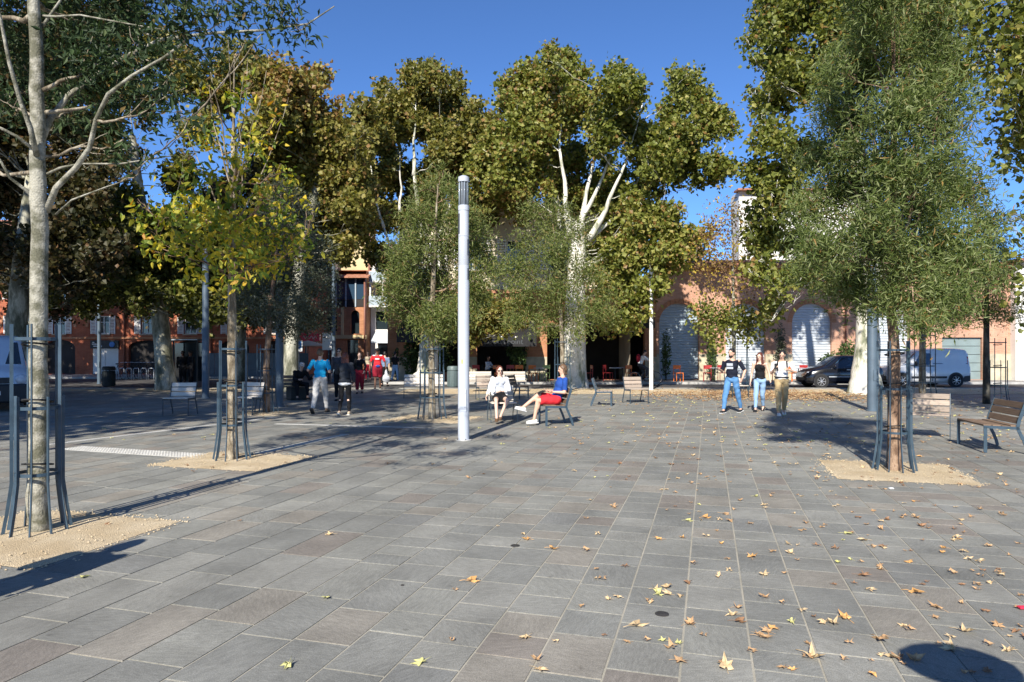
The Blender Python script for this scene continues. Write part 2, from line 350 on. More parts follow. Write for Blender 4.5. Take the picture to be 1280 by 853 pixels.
# slabs in courses
slabs = []
rs = random.Random(3)
vv = -42.0
while vv < 42.0:
    wd = rs.choice([.345, .355, .365, .375])
    uu = -16.0 - rs.random()
    while uu < 44:
        ln = rs.choice([.42, .5, .58, .66, .75] if (UD * uu + VD * vv).x < -.2 * (UD * uu + VD * vv).y - .2 else [.25, .29, .33, .38, .44, .5])
        c = UD * (uu + ln / 2) + VD * (vv + wd / 2)
        x, y = c.x, c.y
        if -39.7 < x < 39.7 and -13.5 < y < 30.7 and not (y > 6 and abs(x) > y * .80 + 3) and not (y < 2.6 and abs(x) > 9): slabs.append((c.x, c.y, ln, wd))
        uu += ln
    vv += wd
vis = sorted([s for s in slabs if s[1] > 3.25 and abs(s[0]) < s[1] * .765], key=lambda s: s[1] + .15 * abs(s[0]))
near = vis[:296]; nearset = set(near)
GAP = .0125
um = MB().box((0, 0, -.02), (1, 1, .04)).mesh('paving_slab', M['slab_o'])
yaw = math.atan2(UD.y, UD.x)
for k, s in enumerate(near):
    o = bpy.data.objects.new('paving_slab', um); col.objects.link(o); o.parent = sq
    o.location = (s[0], s[1], rs.uniform(-.0012, .0012)); o.scale = (s[2] - GAP, s[3] - GAP, 1)
    o.rotation_euler = (rs.gauss(0, .0016), rs.gauss(0, .0016), yaw)
rest = [s for s in slabs if s not in nearset]
nr = len(rest)
A = np.array(rest)
hu = (A[:, 2] - GAP) / 2; hv = (A[:, 3] - GAP) / 2
zz = rng.uniform(-.0012, .0012, nr)
P = np.zeros((nr, 8, 3), np.float32)
for k, (a, b) in enumerate(((-1, -1), (1, -1), (1, 1), (-1, 1))):
    x = A[:, 0] + a * hu * UD.x - b * hv * VD.x; y = A[:, 1] + a * hu * UD.y - b * hv * VD.y
    P[:, k, 0] = x; P[:, k, 1] = y; P[:, k, 2] = zz + rng.normal(0, .0004, nr)
    P[:, k + 4, 0] = x; P[:, k + 4, 1] = y; P[:, k + 4, 2] = -.02
def np_mesh(name, V, Fc, mat, attr=None):         # V (n,3), Fc (m,k)
    me = bpy.data.meshes.new(name); m, k = Fc.shape
    me.vertices.add(len(V)); me.vertices.foreach_set('co', np.ascontiguousarray(V, np.float32).ravel())
    me.loops.add(m * k); me.loops.foreach_set('vertex_index', np.ascontiguousarray(Fc, np.int32).ravel())
    me.polygons.add(m); me.polygons.foreach_set('loop_start', np.arange(0, m * k, k, dtype=np.int32))
    me.polygons.foreach_set('loop_total', np.full(m, k, np.int32))
    me.polygons.foreach_set('use_smooth', np.zeros(m, bool))
    me.update(calc_edges=True)
    if attr is not None:
        a = me.attributes.new('rnd', 'FLOAT', 'FACE'); a.data.foreach_set('value', np.ascontiguousarray(attr, np.float32))
    if mat: me.materials.append(mat)
    return me
fb = np.array([(0, 1, 2, 3), (4, 5, 1, 0), (5, 6, 2, 1), (6, 7, 3, 2), (7, 4, 0, 3)])
Fc = (np.arange(nr)[:, None, None] * 8 + fb[None]).reshape(-1, 4)
o = link('distant_paving_slab', np_mesh('slabs', P.reshape(-1, 3), Fc, M['slab_a'], np.repeat(rng.random(nr), 5)), None, sq); tag(o, kind='stuff')

def uv(c, u, v): p = Vector(c) + UD * u + VD * v; return (p.x, p.y)
def sand_bed(name, c, u0, u1, v0, v1, lump=.02):
    nu, nv = 26, 26; vs = []; fs = []
    for i in range(nu + 1):
        for j in range(nv + 1):
            a = i / nu; b = j / nv
            u = u0 + (u1 - u0) * a; v = v0 + (v1 - v0) * b; x, y = uv(c, u, v)
            e = min(a, 1 - a, b, 1 - b)
            nz = noise.noise(Vector((x * 3, y * 3, 1))) 
            if e < 1e-6:
                x += nz * .03; y += noise.noise(Vector((x * 4, y * 4, 9))) * .03
            z = .003 + (0 if e < 1e-6 else .004 + lump * min(1, e * 5) * (.5 + .5 * noise.noise(Vector((x * 2.3, y * 2.3, 4)))))
            vs.append((x, y, z))
    for i in range(nu):
        for j in range(nv): a = i * (nv + 1) + j; fs.append((a, a + 1, a + nv + 2, a + nv + 1))
    mb = MB(); mb.add([Vector(v) for v in vs], fs, True); sb = tag(mb.build(name, M['sand']), kind='structure')
    mb = MB()                                     # loose gravel spilling over the edge
    for k in range(520):
        if k % 3: 
            e = random.choice('abcd'); t = random.random(); s_ = abs(random.gauss(0, .06)) - .02
            u, v = {'a': (u0 - s_, v0 + (v1 - v0) * t), 'b': (u1 + s_, v0 + (v1 - v0) * t), 'c': (u0 + (u1 - u0) * t, v0 - s_), 'd': (u0 + (u1 - u0) * t, v1 + s_)}[e]
        else: u, v = random.uniform(u0, u1), random.uniform(v0, v1)
        x, y = uv(c, u, v); r_ = random.uniform(.004, .011); z = .004 if k % 3 else .02
        mb.add([(x - r_, y - r_, z), (x + r_, y - r_ * .7, z), (x + r_ * .8, y + r_, z), (x - r_, y + r_ * .8, z), (x, y, z + r_ * 1.1)], [(0, 1, 4), (1, 2, 4), (2, 3, 4), (3, 0, 4)])
    tag(mb.build('loose_gravel', M['sand'], sb), kind='stuff'); return sb
# pale stone bands
def band(name, a, b, wd, mat, z=.0045):
    a = Vector(a); b = Vector(b); d = (b - a).normalized(); nrm = Vector((-d.y, d.x)) * wd / 2
    return plane_sheet(name, [tuple(a + nrm), tuple(a - nrm), tuple(b - nrm), tuple(b + nrm)][::-1] if False else [tuple(a - nrm), tuple(b - nrm), tuple(b + nrm), tuple(a + nrm)], z, mat, .005)
band('stone_band', G(60, 556), G(345, 522), .16, M['palestone'])
band('stone_band', G(318, 568), G(432, 543), .17, M['palestone'])
band('stone_band', G(345, 530), G(530, 535), .14, M['palestone'])
tb = band('tactile_strip', G(88, 560), G(262, 571), .42, M['palestone'])
a = Vector(G(88, 560)); b = Vector(G(262, 571)); d = (b - a).normalized(); nn = Vector((-d.y, d.x)); mb = MB()
L = (b - a).length; q = .05
while q < L - .03:
    for wv in np.arange(-.18, .19, .06):
        p = a + d * q + nn * wv; mb.lathe([(.018, 0), (.012, .006)], (p.x, p.y, .0045), 5)
    q += .06
tag(mb.build('tactile_stud', M['palestone'], tb), kind='stuff')

# road, strip, footways behind the square
tag(MB().box((0, 31.1, -.045), (80, .2, .10)).build('kerb', M['kerb']), kind='structure')
plane_sheet('road', [(-80, 31.2), (80, 31.2), (80, 100), (-80, 100)], -.02, M['asphalt'])
plane_sheet('footway', [(-6.6, 35.2), (60, 35.2), (60, 39), (-6.6, 39)], .08, M['footway'], .2)
plane_sheet('footway', [(-70, 42.5), (-15.2, 42.5), (-15.2, 47.5), (-70, 47.5)], .08, M['footway'], .2)
plane_sheet('footway', [(-16.5, 52.5), (-6, 52.5), (-6, 60), (-16.5, 60)], .08, M['footway'], .2)
tag(MB().box((26.7, 35.1, .03), (66.6, .2, .14)).build('kerb', M['kerb']), kind='structure')
tag(MB().box((-42.6, 42.4, .03), (54.8, .2, .14)).build('kerb', M['kerb']), kind='structure')
# long sandy strip in front of the road
def strip(name, x0, x1, y0, y1, z=.006):
    nu, nv = 90, 8; vs = []; fs = []
    for i in range(nu + 1):
        for j in range(nv + 1):
            x = x0 + (x1 - x0) * i / nu; y = y0 + (y1 - y0) * j / nv
            if j in (0, nv): y += noise.noise(Vector((x * .8, y, 0))) * .5
            vs.append(Vector((x, y, z + .02 * max(0, noise.noise(Vector((x, y * 2, 3)))))))
    for i in range(nu):
        for j in range(nv): a = i * (nv + 1) + j; fs.append((a, a + nv + 1, a + nv + 2, a + 1))
    mb = MB(); mb.add(vs, fs, True); return tag(mb.build(name, M['sand']), kind='structure')
strip('sand_strip', -4.6, 21, 26.6, 30.2)
strip('sand_strip', -26, -9.5, 28.4, 30.6)
for px, py, r in ((827.5, 768, .047), (644, 682.5, .042), (503, 732, .014)):
    x, y = G(px, py); r *= .82; mb = MB().lathe([(r * 1.15, 0), (r * 1.15, .003), (r, .0035), (r * .3, .004)], (0, 0, .001), 20)
    o = mb.build('drain_cover', M['rust']); o.location = (x, y, 0)
    tag(o, {827: 'round dark metal drain cover flush with the paving near the front right', 644: 'smaller round metal stud set in the paving left of the middle', 503: 'tiny dark metal stud in a brownish paving slab'}[int(px)], 'drain cover')

# ------------------------------------------------------------------ trees
def leaf_cloud(name, pts, nrm_bias, size, asp, mat, shape, parent, rndbias=None, droop=0.0):
    """pts (n,3) leaf positions -> folded leaf faces with random turn"""
    n = len(pts)
    d = rng.normal(size=(n, 3)); d[:, 2] -= droop; d /= np.linalg.norm(d, axis=1)[:, None]      # leaf axis
    q = rng.normal(size=(n, 3)) + np.array(nrm_bias)[None]
    s = np.cross(d, q); s /= (np.linalg.norm(s, axis=1)[:, None] + 1e-9)
    nr_ = np.cross(s, d)
    L = size * rng.uniform(.6, 1.25, n)[:, None]; W = L * asp
    if shape == 'lance':
        co = [(0, 0, 0), (.45, .5, .06), (1, 0, -.05), (.45, -.5, .06)]
    elif shape == 'diamond':
        co = [(0, 0, 0), (.5, .5, .09), (1, 0, -.06), (.5, -.5, .09)]
    elif shape == 'broad':
        co = [(0, 0, 0), (.30, .5, .07), (.72, .36, .05), (1, 0, -.06), (.72, -.36, .05), (.30, -.5, .07)]
    else:  # maple like
        co = [(0, 0, 0), (.12, .42, .06), (.5, .52, .02), (.62, .22, .05), (1, 0, -.08), (.62, -.22, .05), (.5, -.52, .02), (.12, -.42, .06)]
    k = len(co)
    V = np.zeros((n, k, 3))
    for i, (a, b, c) in enumerate(co): V[:, i] = pts + d * L * a + s * W * b + nr_ * L * c
    Fc = np.arange(n * k).reshape(n, k)
    if rndbias is None: rv = rng.random(n)
    else: rv = np.clip(rndbias + rng.normal(0, .22, n), 0, 1)
    me = np_mesh(name, V.reshape(-1, 3), Fc, mat, rv)
    me.polygons.foreach_set('use_smooth', np.zeros(n, bool))
    return link(name, me, None, parent)
def limb(p0, p1, r0, r1, nseg=7, wob=.08, sag=.12, n=6, mb=None):
    p0 = Vector(p0); p1 = Vector(p1); L = (p1 - p0).length
    ctrl = p0.lerp(p1, .45) + Vector((0, 0, -sag * L)) if sag > 0 else p0.lerp(p1, .5) + Vector((0, 0, -sag * L))
    pts = []; rad = []
    sd_ = random.random() * 100
    for i in range(nseg + 1):
        t = i / nseg
        p = p0 * (1 - t) ** 2 + ctrl * 2 * t * (1 - t) + p1 * t * t
        e = math.sin(math.pi * t) * wob * L
        p += Vector((noise.noise(Vector((sd_, t * 3, 0))), noise.noise(Vector((sd_, t * 3, 7))), noise.noise(Vector((sd_, t * 3, 13))))) * e
        pts.append(p); rad.append(r0 + (r1 - r0) * t ** .8)
    mb = mb or MB(); mb.tube(pts, rad, n); return mb, pts, rad
def tree(name, label, base, trunk, clumps, leafmat, bark, nleaf, size, asp=.8, shape='maple', group=None, D=None, depth=1.0,
         cluster=14, sig=None, limbs=True, limb_r=.5, twigs=3, tint=None, shell=.55, cat='tree', limb_bark=None, extra=None, droop=0.0):
    """trunk: list of (x,y,z,r) ; clumps: (px,py,rpx) at depth D, turned into real clumps around the tree"""
    root = empty(name, (base[0], base[1], 0), 0, label, cat, group)
    bv = Vector((base[0], base[1], 0))
    tp = [Vector((x, y, z)) - bv for x, y, z, r in trunk]; tr = [t[3] for t in trunk]
    # densify the trunk
    pts = []; rad = []
    for i in range(len(tp) - 1):
        for k in range(5):
            t = k / 5; pts.append(tp[i].lerp(tp[i + 1], t)); rad.append(tr[i] + (tr[i + 1] - tr[i]) * t)
    pts.append(tp[-1]); rad.append(tr[-1])
    for i in range(1, len(pts) - 1):
        pts[i] = (pts[i - 1] + pts[i] * 2 + pts[i + 1]) / 4 + Vector((noise.noise(Vector((i, base[0], 0))), noise.noise(Vector((i, base[0], 5))), 0)) * rad[i] * .3
    MB().tube(pts, rad, 16 if rad[0] > .15 or D is None or D < 12 else 10).build('trunk', bark, root)
    nodes = [(p, r) for p, r in zip(pts, rad) if p.z > pts[-1].z * .45]
    for mbx, px_, rx_ in (extra or []):
        nodes += [(p - bv, r) for p, r in zip(px_, rx_)][2:]
        o = MB().tube([p - bv for p in px_], rx_, 9).build('branch', bark, root)
    centres = []
    for c in clumps:
        if len(c) == 3:
            px, py, rp = c; dy = random.uniform(-1, 1) * depth
        else: px, py, rp, dy = c
        d = D + dy; rr = rp / F * d
        centres.append((Vector((X(px, d), d, Z(py, d))) - bv, rr))
    order = sorted(centres, key=lambda c: c[0].z)
    tot = sum(c[1] ** 2.2 for c in centres); allp = []; allt = []
    for c, rr in order:
        if limbs:
            best = None
            for p, r in nodes:
                dz = c.z - p.z; ds = (c - p).length
                sc_ = ds + (3 * ds if dz < .15 * ds else 0) - r * 6 * (1 if D > 20 else 2)
                if best is None or sc_ < best[0]: best = (sc_, p, r)
            p, r = best[1], best[2]
            r0 = max(.008, min(r * .75, limb_r * rr * .12 + .01)); mb, lp, lr = limb(p, c, r0, max(.004, r0 * .3), 7, .12, .1)
            nodes += list(zip(lp, lr))[3:]
            for k in range(twigs):
                t0 = random.randint(3, 7); v = Vector((random.gauss(0, 1), random.gauss(0, 1), random.gauss(.4, .8))).normalized() * rr * random.uniform(.6, 1.0)
                limb(lp[t0], c + v, lr[t0] * .6, .003 if D < 15 else .008, 5, .12, .05, 4, mb)
            mb.build('branch', limb_bark or bark, root)
        n = int(nleaf * rr ** 2.2 / tot); ncl = max(3, n // cluster)
        v = rng.normal(size=(ncl, 3)); v /= np.linalg.norm(v, axis=1)[:, None]
        rad_ = rng.random(ncl) ** shell
        cc = np.array(c)[None] + v * rad_[:, None] * rr * np.array((1.0, 1.0, .92))[None]
        # lumpy outline
        sg = sig or rr * .17
        pp = np.repeat(cc, max(1, n // ncl), axis=0); pp = pp + rng.normal(0, sg, pp.shape)
        allp.append(pp)
        allt.append(np.repeat(np.clip(.45 + rng.normal(0, .18, ncl), 0, 1), max(1, n // ncl)))
    allp = np.concatenate(allp); allt = np.concatenate(allt)
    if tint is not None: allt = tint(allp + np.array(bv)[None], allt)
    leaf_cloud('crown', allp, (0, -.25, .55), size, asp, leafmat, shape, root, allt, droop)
    return root

# --- tree guards
def make_guard(loc, h=1.85, r=.215, label=None):
    g = empty('tree_guard', (*loc, 0), random.uniform(0, .5), label, 'tree guard', 'steel guards round the young trees')
    nb = 10
    tall = None; short = None
    for k in range(nb):
        H = h if k % 2 == 0 else h * .655
        q = 2 * math.pi * k / nb
        key = 't' if k % 2 == 0 else 's'
        me = tall if key == 't' else short
        if me is None:
            mb = MB(); wv, tv = .028, .011
            prof = [(r + .070, -.02), (r + .034, .20), (r + .008, .40), (r, .47), (r, H)]
            for (ra, za), (rb, zb) in zip(prof, prof[1:]):
                vs = []
                for rr_, z_ in ((ra, za), (rb, zb)):
                    for a_, b_ in ((-1, -1), (1, -1), (1, 1), (-1, 1)): vs.append((rr_ + a_ * wv / 2, b_ * tv / 2, z_))
                mb.add(vs, [(0, 1, 5, 4), (1, 2, 6, 5), (2, 3, 7, 6), (3, 0, 4, 7), (4, 5, 6, 7), (3, 2, 1, 0)])
            me = mb.mesh('bar', M['steel'])
            if key == 't': tall = me
            else: short = me
        o = link('bar', me, None, g); o.rotation_euler = (0, 0, q)
    for z, tl in ((.54, 0), (1.14, 0), (h * .93, 1)):
        mb = MB(); n = 28; rr_ = r - .022
        vs = []; fs = []
        for k in range(n):
            q = 2 * math.pi * k / n
            for a_, b_ in ((-.004, -.015), (.004, -.015), (.004, .015), (-.004, .015)): vs.append(((rr_ + a_) * math.cos(q), (rr_ + a_) * math.sin(q), z + b_))
        for k in range(n):
            l = (k + 1) % n
            for i in range(4): j = (i + 1) % 4; fs.append((k * 4 + i, l * 4 + i, l * 4 + j, k * 4 + j))
        mb.add(vs, fs); mb.build('ring', M['steel'], g)
    for z in (.62, 1.2, h * .9):
        MB().tube([((.12) * math.cos(t), (.12) * math.sin(t), z - .02 * math.sin(t)) for t in np.linspace(0, 6.2832, 17)], .009, 5, False).build('strap', M['strap'], g)
    return g
# ------------------------------------------------------------------ the trees themselves
YG = 'young trees in steel guards'; PG = 'big plane trees round the square'
# T1 ash, left front
b1 = (-4.35, 6.26)
sand_bed('sand_bed', b1, -.85, .68, -.85, .98)
Z1 = lambda py: Z(py, 6.3)
def P1_(px, py, d): return Vector((X(px, d), d, Z(py, d)))
def br(pts, r0, r1): return (None, [P1_(*p) for p in pts], list(np.linspace(r0 * .72, r1 * .8, len(pts))))
ex = [br([(58, 265, 6.28), (70, 235, 6.22), (95, 210, 6.1), (112, 185, 6.0), (120, 150, 5.9), (135, 118, 5.8), (165, 95, 5.7), (205, 72, 5.6), (228, 55, 5.5)], .04, .010),
      br([(52, 175, 6.3), (62, 150, 6.4), (85, 120, 6.5), (120, 95, 6.6), (155, 72, 6.7), (200, 50, 6.8), (260, 42, 6.8), (330, 38, 6.8), (385, 30, 6.8), (418, 8, 6.8)], .045, .007),
      br([(46, 195, 6.2), (38, 160, 6.1), (25, 125, 6.0), (12, 80, 5.9), (2, 30, 5.8), (-8, -20, 5.7)], .035, .012),
      br([(44, 188, 6.2), (20, 170, 6.1), (-10, 155, 6.0), (-40, 150, 5.9)], .022, .010),
      br([(46, 250, 6.25), (30, 236, 6.2), (12, 222, 6.1), (0, 200, 6.0), (-20, 190, 6)], .024, .010),
      br([(54, 220, 6.3), (75, 210, 6.2), (100, 205, 6.2), (150, 205, 6.2), (215, 195, 6.2)], .018, .006),
      br([(50, 38, 6.3), (62, 20, 6.3), (76, 0, 6.3), (95, -30, 6.3)], .02, .01),
      br([(52, 20, 6.3), (70, 21, 6.25), (100, 19, 6.2), (160, 30, 6.1), (220, 40, 6.0)], .016, .006),
      br([(70, 268, 6.3), (90, 250, 6.1), (130, 235, 5.9), (150, 228, 5.9)], .014, .004)]
cl1 = []
for c in [(100, 30, 55), (160, 25, 55), (230, 20, 50), (120, 80, 50), (180, 75, 48), (150, 125, 42), (210, 120, 36), (60, 100, 38), (20, 60, 50), (10, 130, 32), (90, 140, 30), (285, 25, 34), (345, 12, 36), (372, 40, 18), (250, 70, 28),
          (110, -50, 70), (30, -40, 70), (200, -60, 70), (60, -120, 80), (-40, 20, 60), (-50, 120, 60), (-60, 200, 40), (235, 150, 20), (155, 175, 26), (320, 50, 16), (185, 200, 20), (-30, -80, 80)]:
    cl1.append((c[0], c[1], c[2] * .92, random.uniform(-1.1, .5) if c[0] > 105 else random.uniform(.3, 1.3)))
t1 = tree('ash_tree', 'pale smooth trunked ash with dark green leaves, nearest young tree at the far left', b1,
     [(X(48, 6.26), 6.26, -.05, .094), (X(47, 6.26), 6.26, .6, .082), (X(48, 6.26), 6.26, Z1(420), .073), (X(50, 6.26), 6.26, Z1(285), .070), (X(47, 6.26), 6.26, Z1(200), .064), (X(46, 6.26), 6.26, Z1(60), .055), (X(38, 6.26), 6.26, Z1(-40), .045), (X(40, 6.3), 6.3, 6.6, .02)],
     cl1, M['lf_t1'], M['bark_grey'], 16500, .088, .34, 'lance', YG, 6.3, 1.0, 9, .085, True, .35, 3, cat='tree', extra=ex, limb_bark=M['bark_tan'], droop=.4)
make_guard(b1, 1.90, .195, 'blue grey steel bar guard round the pale trunk at the far left')
# T2 yellow ash
b2 = G(290, 575)
sand_bed('sand_bed', b2, -.78, .62, -.82, 1.02)
Z2 = lambda py: Z(py, b2[1])
cl2 = [(290, 320, 20), (245, 330, 22), (330, 325, 20), (225, 300, 24), (200, 310, 18), (270, 280, 30), (310, 285, 30), (350, 300, 24), (375, 310, 14), (235, 255, 22), (205, 270, 16), (290, 240, 24), (260, 220, 16), (330, 245, 18), (345, 270, 16),
       (300, 195, 20), (268, 180, 17), (325, 178, 17), (290, 130, 14), (345, 150, 12), (245, 160, 14), (355, 215, 16), (225, 225, 14), (250, 270, 24), (375, 290, 14), (390, 265, 10), (195, 285, 14), (295, 345, 18), (180, 255, 12), (262, 120, 10), (312, 110, 10), (235, 200, 11), (305, 300, 28), (345, 330, 18)]
ex = []
for a in ((300, 60, .3), (270, 70, -.3), (330, 85, .1), (350, 110, .4), (250, 95, .3), (285, 50, 0), (315, 100, -.3), (340, 140, -.5), (240, 140, -.4)):
    ex.append((None, limb((X(290, b2[1]), b2[1], Z2(265) + random.uniform(-.3, .5)), (X(a[0], b2[1]), b2[1] + a[2], Z2(a[1])), .016, .003, 8, .07, .14, 5)[1], list(np.linspace(.016, .003, 9))))
tree('ash_tree', 'half bare ash with bright yellow and green leaves over a straight thin trunk', b2,
     [(*b2, -.05, .085), (b2[0], b2[1], .5, .074), (X(290, b2[1]), b2[1], Z2(420), .066), (X(290, b2[1]), b2[1], Z2(340), .055), (X(291, b2[1]), b2[1], Z2(250), .05), (X(292, b2[1]), b2[1], Z2(150), .02), (X(293, b2[1]), b2[1], Z2(70), .006)],
     cl2, M['lf_yellow'], M['bark_tan'], 2700, .125, .42, 'broad', YG, b2[1], .9, 8, .12, True, .3, 4, extra=ex, limb_bark=M['bark_brown'], droop=.5)
make_guard(b2, 1.82, .20, 'dark steel bar guard round the trunk of the yellow leaved tree')
# T3 olive grey evergreen
b3 = G(333, 516)
sand_bed('sand_bed', b3, -.8, .8, -.8, .9)
Z3 = lambda py: Z(py, b3[1])
cl3 = [(340, 390, 28), (375, 385, 28), (400, 400, 20), (320, 360, 26), (360, 350, 32), (400, 350, 24), (340, 310, 30), (385, 310, 28), (360, 280, 26), (335, 270, 22), (380, 260, 18), (355, 245, 18), (310, 330, 20), (300, 380, 18), (412, 375, 14), (365, 410, 20), (345, 225, 12), (300, 300, 16)]
tree('holm_oak', 'dense grey olive evergreen behind the yellow leaved tree', b3,
     [(*b3, -.05, .10), (b3[0], b3[1], 1.3, .085), (b3[0] + .1, b3[1], Z3(390), .07), (b3[0] + .3, b3[1], Z3(300), .04), (b3[0] + .4, b3[1], Z3(240), .01)],
     [(x, y, r) for x, y, r in cl3], M['lf_olive'], M['bark_brown'], 26000, .085, .38, 'lance', YG, b3[1], .8, 12, .13, True, .3, 2)
make_guard(b3, 1.85, .25, 'steel guard round the brown trunk beside the thick blue grey column')
# T4 feathery tree left of the lamp column
b4 = G(540, 524)
sand_bed('sand_bed', b4, -.85, .85, -.95, .95)
Z4 = lambda py: Z(py, b4[1])
cl4 = [(540, 400, 30), (510, 385, 28), (575, 390, 26), (495, 355, 24), (540, 350, 34), (590, 350, 26), (520, 310, 30), (565, 310, 32), (500, 320, 20), (600, 315, 20), (545, 270, 28), (520, 270, 20), (580, 270, 24), (600, 285, 16), (550, 240, 18), (530, 235, 14), (570, 240, 14), (612, 335, 14), (485, 375, 16), (555, 415, 18), (600, 375, 16), (548, 215, 9)]
tree('willow_leaved_tree', 'feathery young tree just left of the white lamp column', b4,
     [(*b4, -.05, .10), (b4[0], b4[1], .3, .085), (b4[0] - .02, b4[1], 2.0, .072), (b4[0] + .03, b4[1], Z4(350), .06), (b4[0] + .1, b4[1], Z4(270), .03), (b4[0] + .15, b4[1], Z4(230), .01)],
     cl4, M['lf_willow2'], M['bark_tan'], 27000, .13, .21, 'lance', YG, b4[1], .8, 14, .14, True, .3, 4, shell=.7, limb_bark=M['bark_brown'])
make_guard(b4, 1.85, .30, 'steel guard round the trunk left of the white lamp column')
# T5 in front of the big plane
b5 = G(703, 491)
Z5 = lambda py: Z(py, b5[1])
cl5 = [(700, 400, 26), (660, 385, 26), (740, 385, 26), (645, 365, 20), (700, 360, 34), (755, 395, 20), (650, 330, 28), (700, 315, 32), (735, 340, 26), (655, 300, 16), (685, 285, 24), (720, 290, 22), (665, 265, 20), (700, 262, 18), (640, 400, 18), (765, 365, 14), (625, 340, 16), (675, 410, 16), (725, 415, 16), (660, 345, 16)]
tree('willow_leaved_tree', 'feathery young tree standing just in front of the white plane trunk', b5,
     [(*b5, -.05, .10), (b5[0], b5[1], 1.5, .082), (b5[0] - .1, b5[1], Z5(360), .08), (b5[0] - .3, b5[1], Z5(290), .04), (b5[0] - .6, b5[1], Z5(255), .012)],
     cl5, M['lf_willow2'], M['bark_tan'], 19000, .17, .24, 'lance', YG, b5[1], .9, 14, .2, True, .3, 3, shell=.7)
make_guard(b5, 2.2, .32, 'steel guard in front of the white plane trunk')
# T6 big willow leaved tree, right
b6 = G(1118, 589)
sand_bed('sand_bed', b6, -.86, .78, -.86, .80)
Z6 = lambda py: Z(py, b6[1])
cl6 = [(1090, 275, 38), (1152, 268, 42), (1118, 212, 42), (1065, 195, 30), (1178, 205, 32), (1130, 320, 34), (1118, 372, 34), (1065, 355, 38), (1175, 368, 40), (1035, 310, 36), (1100, 305, 52), (1180, 310, 52), (1012, 335, 26), (1055, 235, 48), (1125, 230, 54), (1195, 240, 46), (1208, 328, 32), (1060, 155, 44), (1120, 145, 50), (1175, 160, 40), (1075, 80, 44), (1135, 70, 46),
       (1100, 5, 46), (1045, 90, 26), (1010, 265, 32), (1200, 385, 22), (1155, 405, 24), (1085, -50, 40), (1030, 200, 30), (1230, 280, 24), (1180, 60, 26), (1240, 350, 18), (1080, 100, 34), (1150, 105, 32), (1040, 130, 26), (1090, 40, 34), (1195, 120, 26), (1035, 362, 18), (1010, 305, 22), (1085, 378, 22), (1165, 10, 30)]
ex = []
for a in ((1060, 60, .5), (1100, -20, -.3), (1140, 20, .3), (1170, 90, -.4), (1080, 130, -.6), (1040, 150, .2), (1190, 190, .2), (1120, 40, .7), (1095, 90, .3), (1150, 120, -.2), (1070, -80, 0)):
    ex.append((None, limb((X(1118, b6[1]), b6[1], Z6(335) + random.uniform(-.15, .5)), (X(a[0], b6[1]), b6[1] + a[2], Z6(a[1])), .022, .004, 8, .05, .13, 5)[1], list(np.linspace(.022, .005, 9))))
tree('willow_leaved_tree', 'tall dense narrow leaved tree in the right foreground with a brown trunk', b6,
     [(*b6, -.05, .088), (b6[0], b6[1], .5, .075), (X(1119, b6[1]), b6[1], Z6(450), .070), (X(1112, b6[1]), b6[1], Z6(360), .060), (X(1115, b6[1]), b6[1], Z6(300), .05), (X(1118, b6[1]), b6[1], Z6(100), .02), (X(1110, b6[1]), b6[1], Z6(-50), .008)],
     [(x, y, r * .98) for x, y, r in cl6], M['lf_willow'], M['bark_brown'], 74000, .104, .19, 'lance', YG, b6[1], 1.2, 12, .11, True, .25, 5, extra=ex, shell=.85, droop=-.1)
make_guard(b6, 1.80, .205, 'blue grey steel guard round the brown trunk in the right foreground')
# T7, T8 right behind the seats
b7 = G(1153, 497)
cl7 = [(1150, 400, 26, 0), (1130, 380, 24), (1180, 385, 24), (1150, 350, 30), (1120, 340, 20), (1185, 345, 22), (1150, 310, 24)]
tree('willow_leaved_tree', 'slim tree behind the right foreground tree with its guard before the silver van', b7,
     [(*b7, -.05, .12), (b7[0], b7[1], 2.5, .10), (b7[0], b7[1], 5, .06)], cl7, M['lf_willow2'], M['bark_tan'], 9000, .13, .22, 'lance', YG, b7[1], .8, 12, .2, True, .3, 2)
make_guard(b7, 2.4, .42, 'steel guard in front of the silver van')
b8 = G(1233, 505)
cl8 = [(1230, 385, 24), (1200, 365, 26), (1245, 350, 26), (1205, 330, 24), (1235, 310, 24), (1185, 395, 18), (1255, 390, 14), (1240, 280, 16), (1175, 360, 18), (1250, 320, 18)]
tree('willow_leaved_tree', 'slim dark trunked tree in the shade beside the right edge', b8,
     [(*b8, -.05, .11), (b8[0], b8[1], 2.2, .085), (b8[0], b8[1], 4.5, .06)], cl8, M['lf_willow2'], M['bark_dark'], 16000, .12, .2, 'lance', YG, b8[1], .8, 12, .18, True, .3, 2)
g8 = G(1251, 503); make_guard((g8[0] - .1, g8[1]), 2.1, .26, 'dark steel guard on its own beside the shaded trunk at the right edge')
# T9 sapling with rusty top
b9 = G(917, 492)
cl9 = [(905, 395, 20), (890, 405, 20), (925, 400, 22), (945, 400, 16), (880, 385, 14), (955, 390, 12), (935, 420, 14), (895, 425, 14), (870, 400, 10)]
tr9 = tree('maple_sapling', 'slender maple with green lower leaves before the brick arches', b9,
     [(*b9, -.05, .09), (b9[0], b9[1], 2.5, .08), (X(916, b9[1]), b9[1], Z(320, b9[1]), .045), (X(914, b9[1]), b9[1], Z(250, b9[1]), .012)], cl9, M['lf_plane'], M['bark_grey'], 2500, .13, .9, 'maple', YG, b9[1], .7, 8, .2, True, .3, 3)
pp = []
for c in [(905, 300, 26), (930, 320, 24), (885, 330, 20), (915, 270, 18), (905, 350, 22), (940, 350, 16), (890, 290, 12)]:
    cc = np.array((X(c[0], b9[1]) - b9[0], 0, Z(c[1], b9[1]))); pp.append(cc[None] + rng.normal(0, .55, (430, 3)) * c[2] / 22)
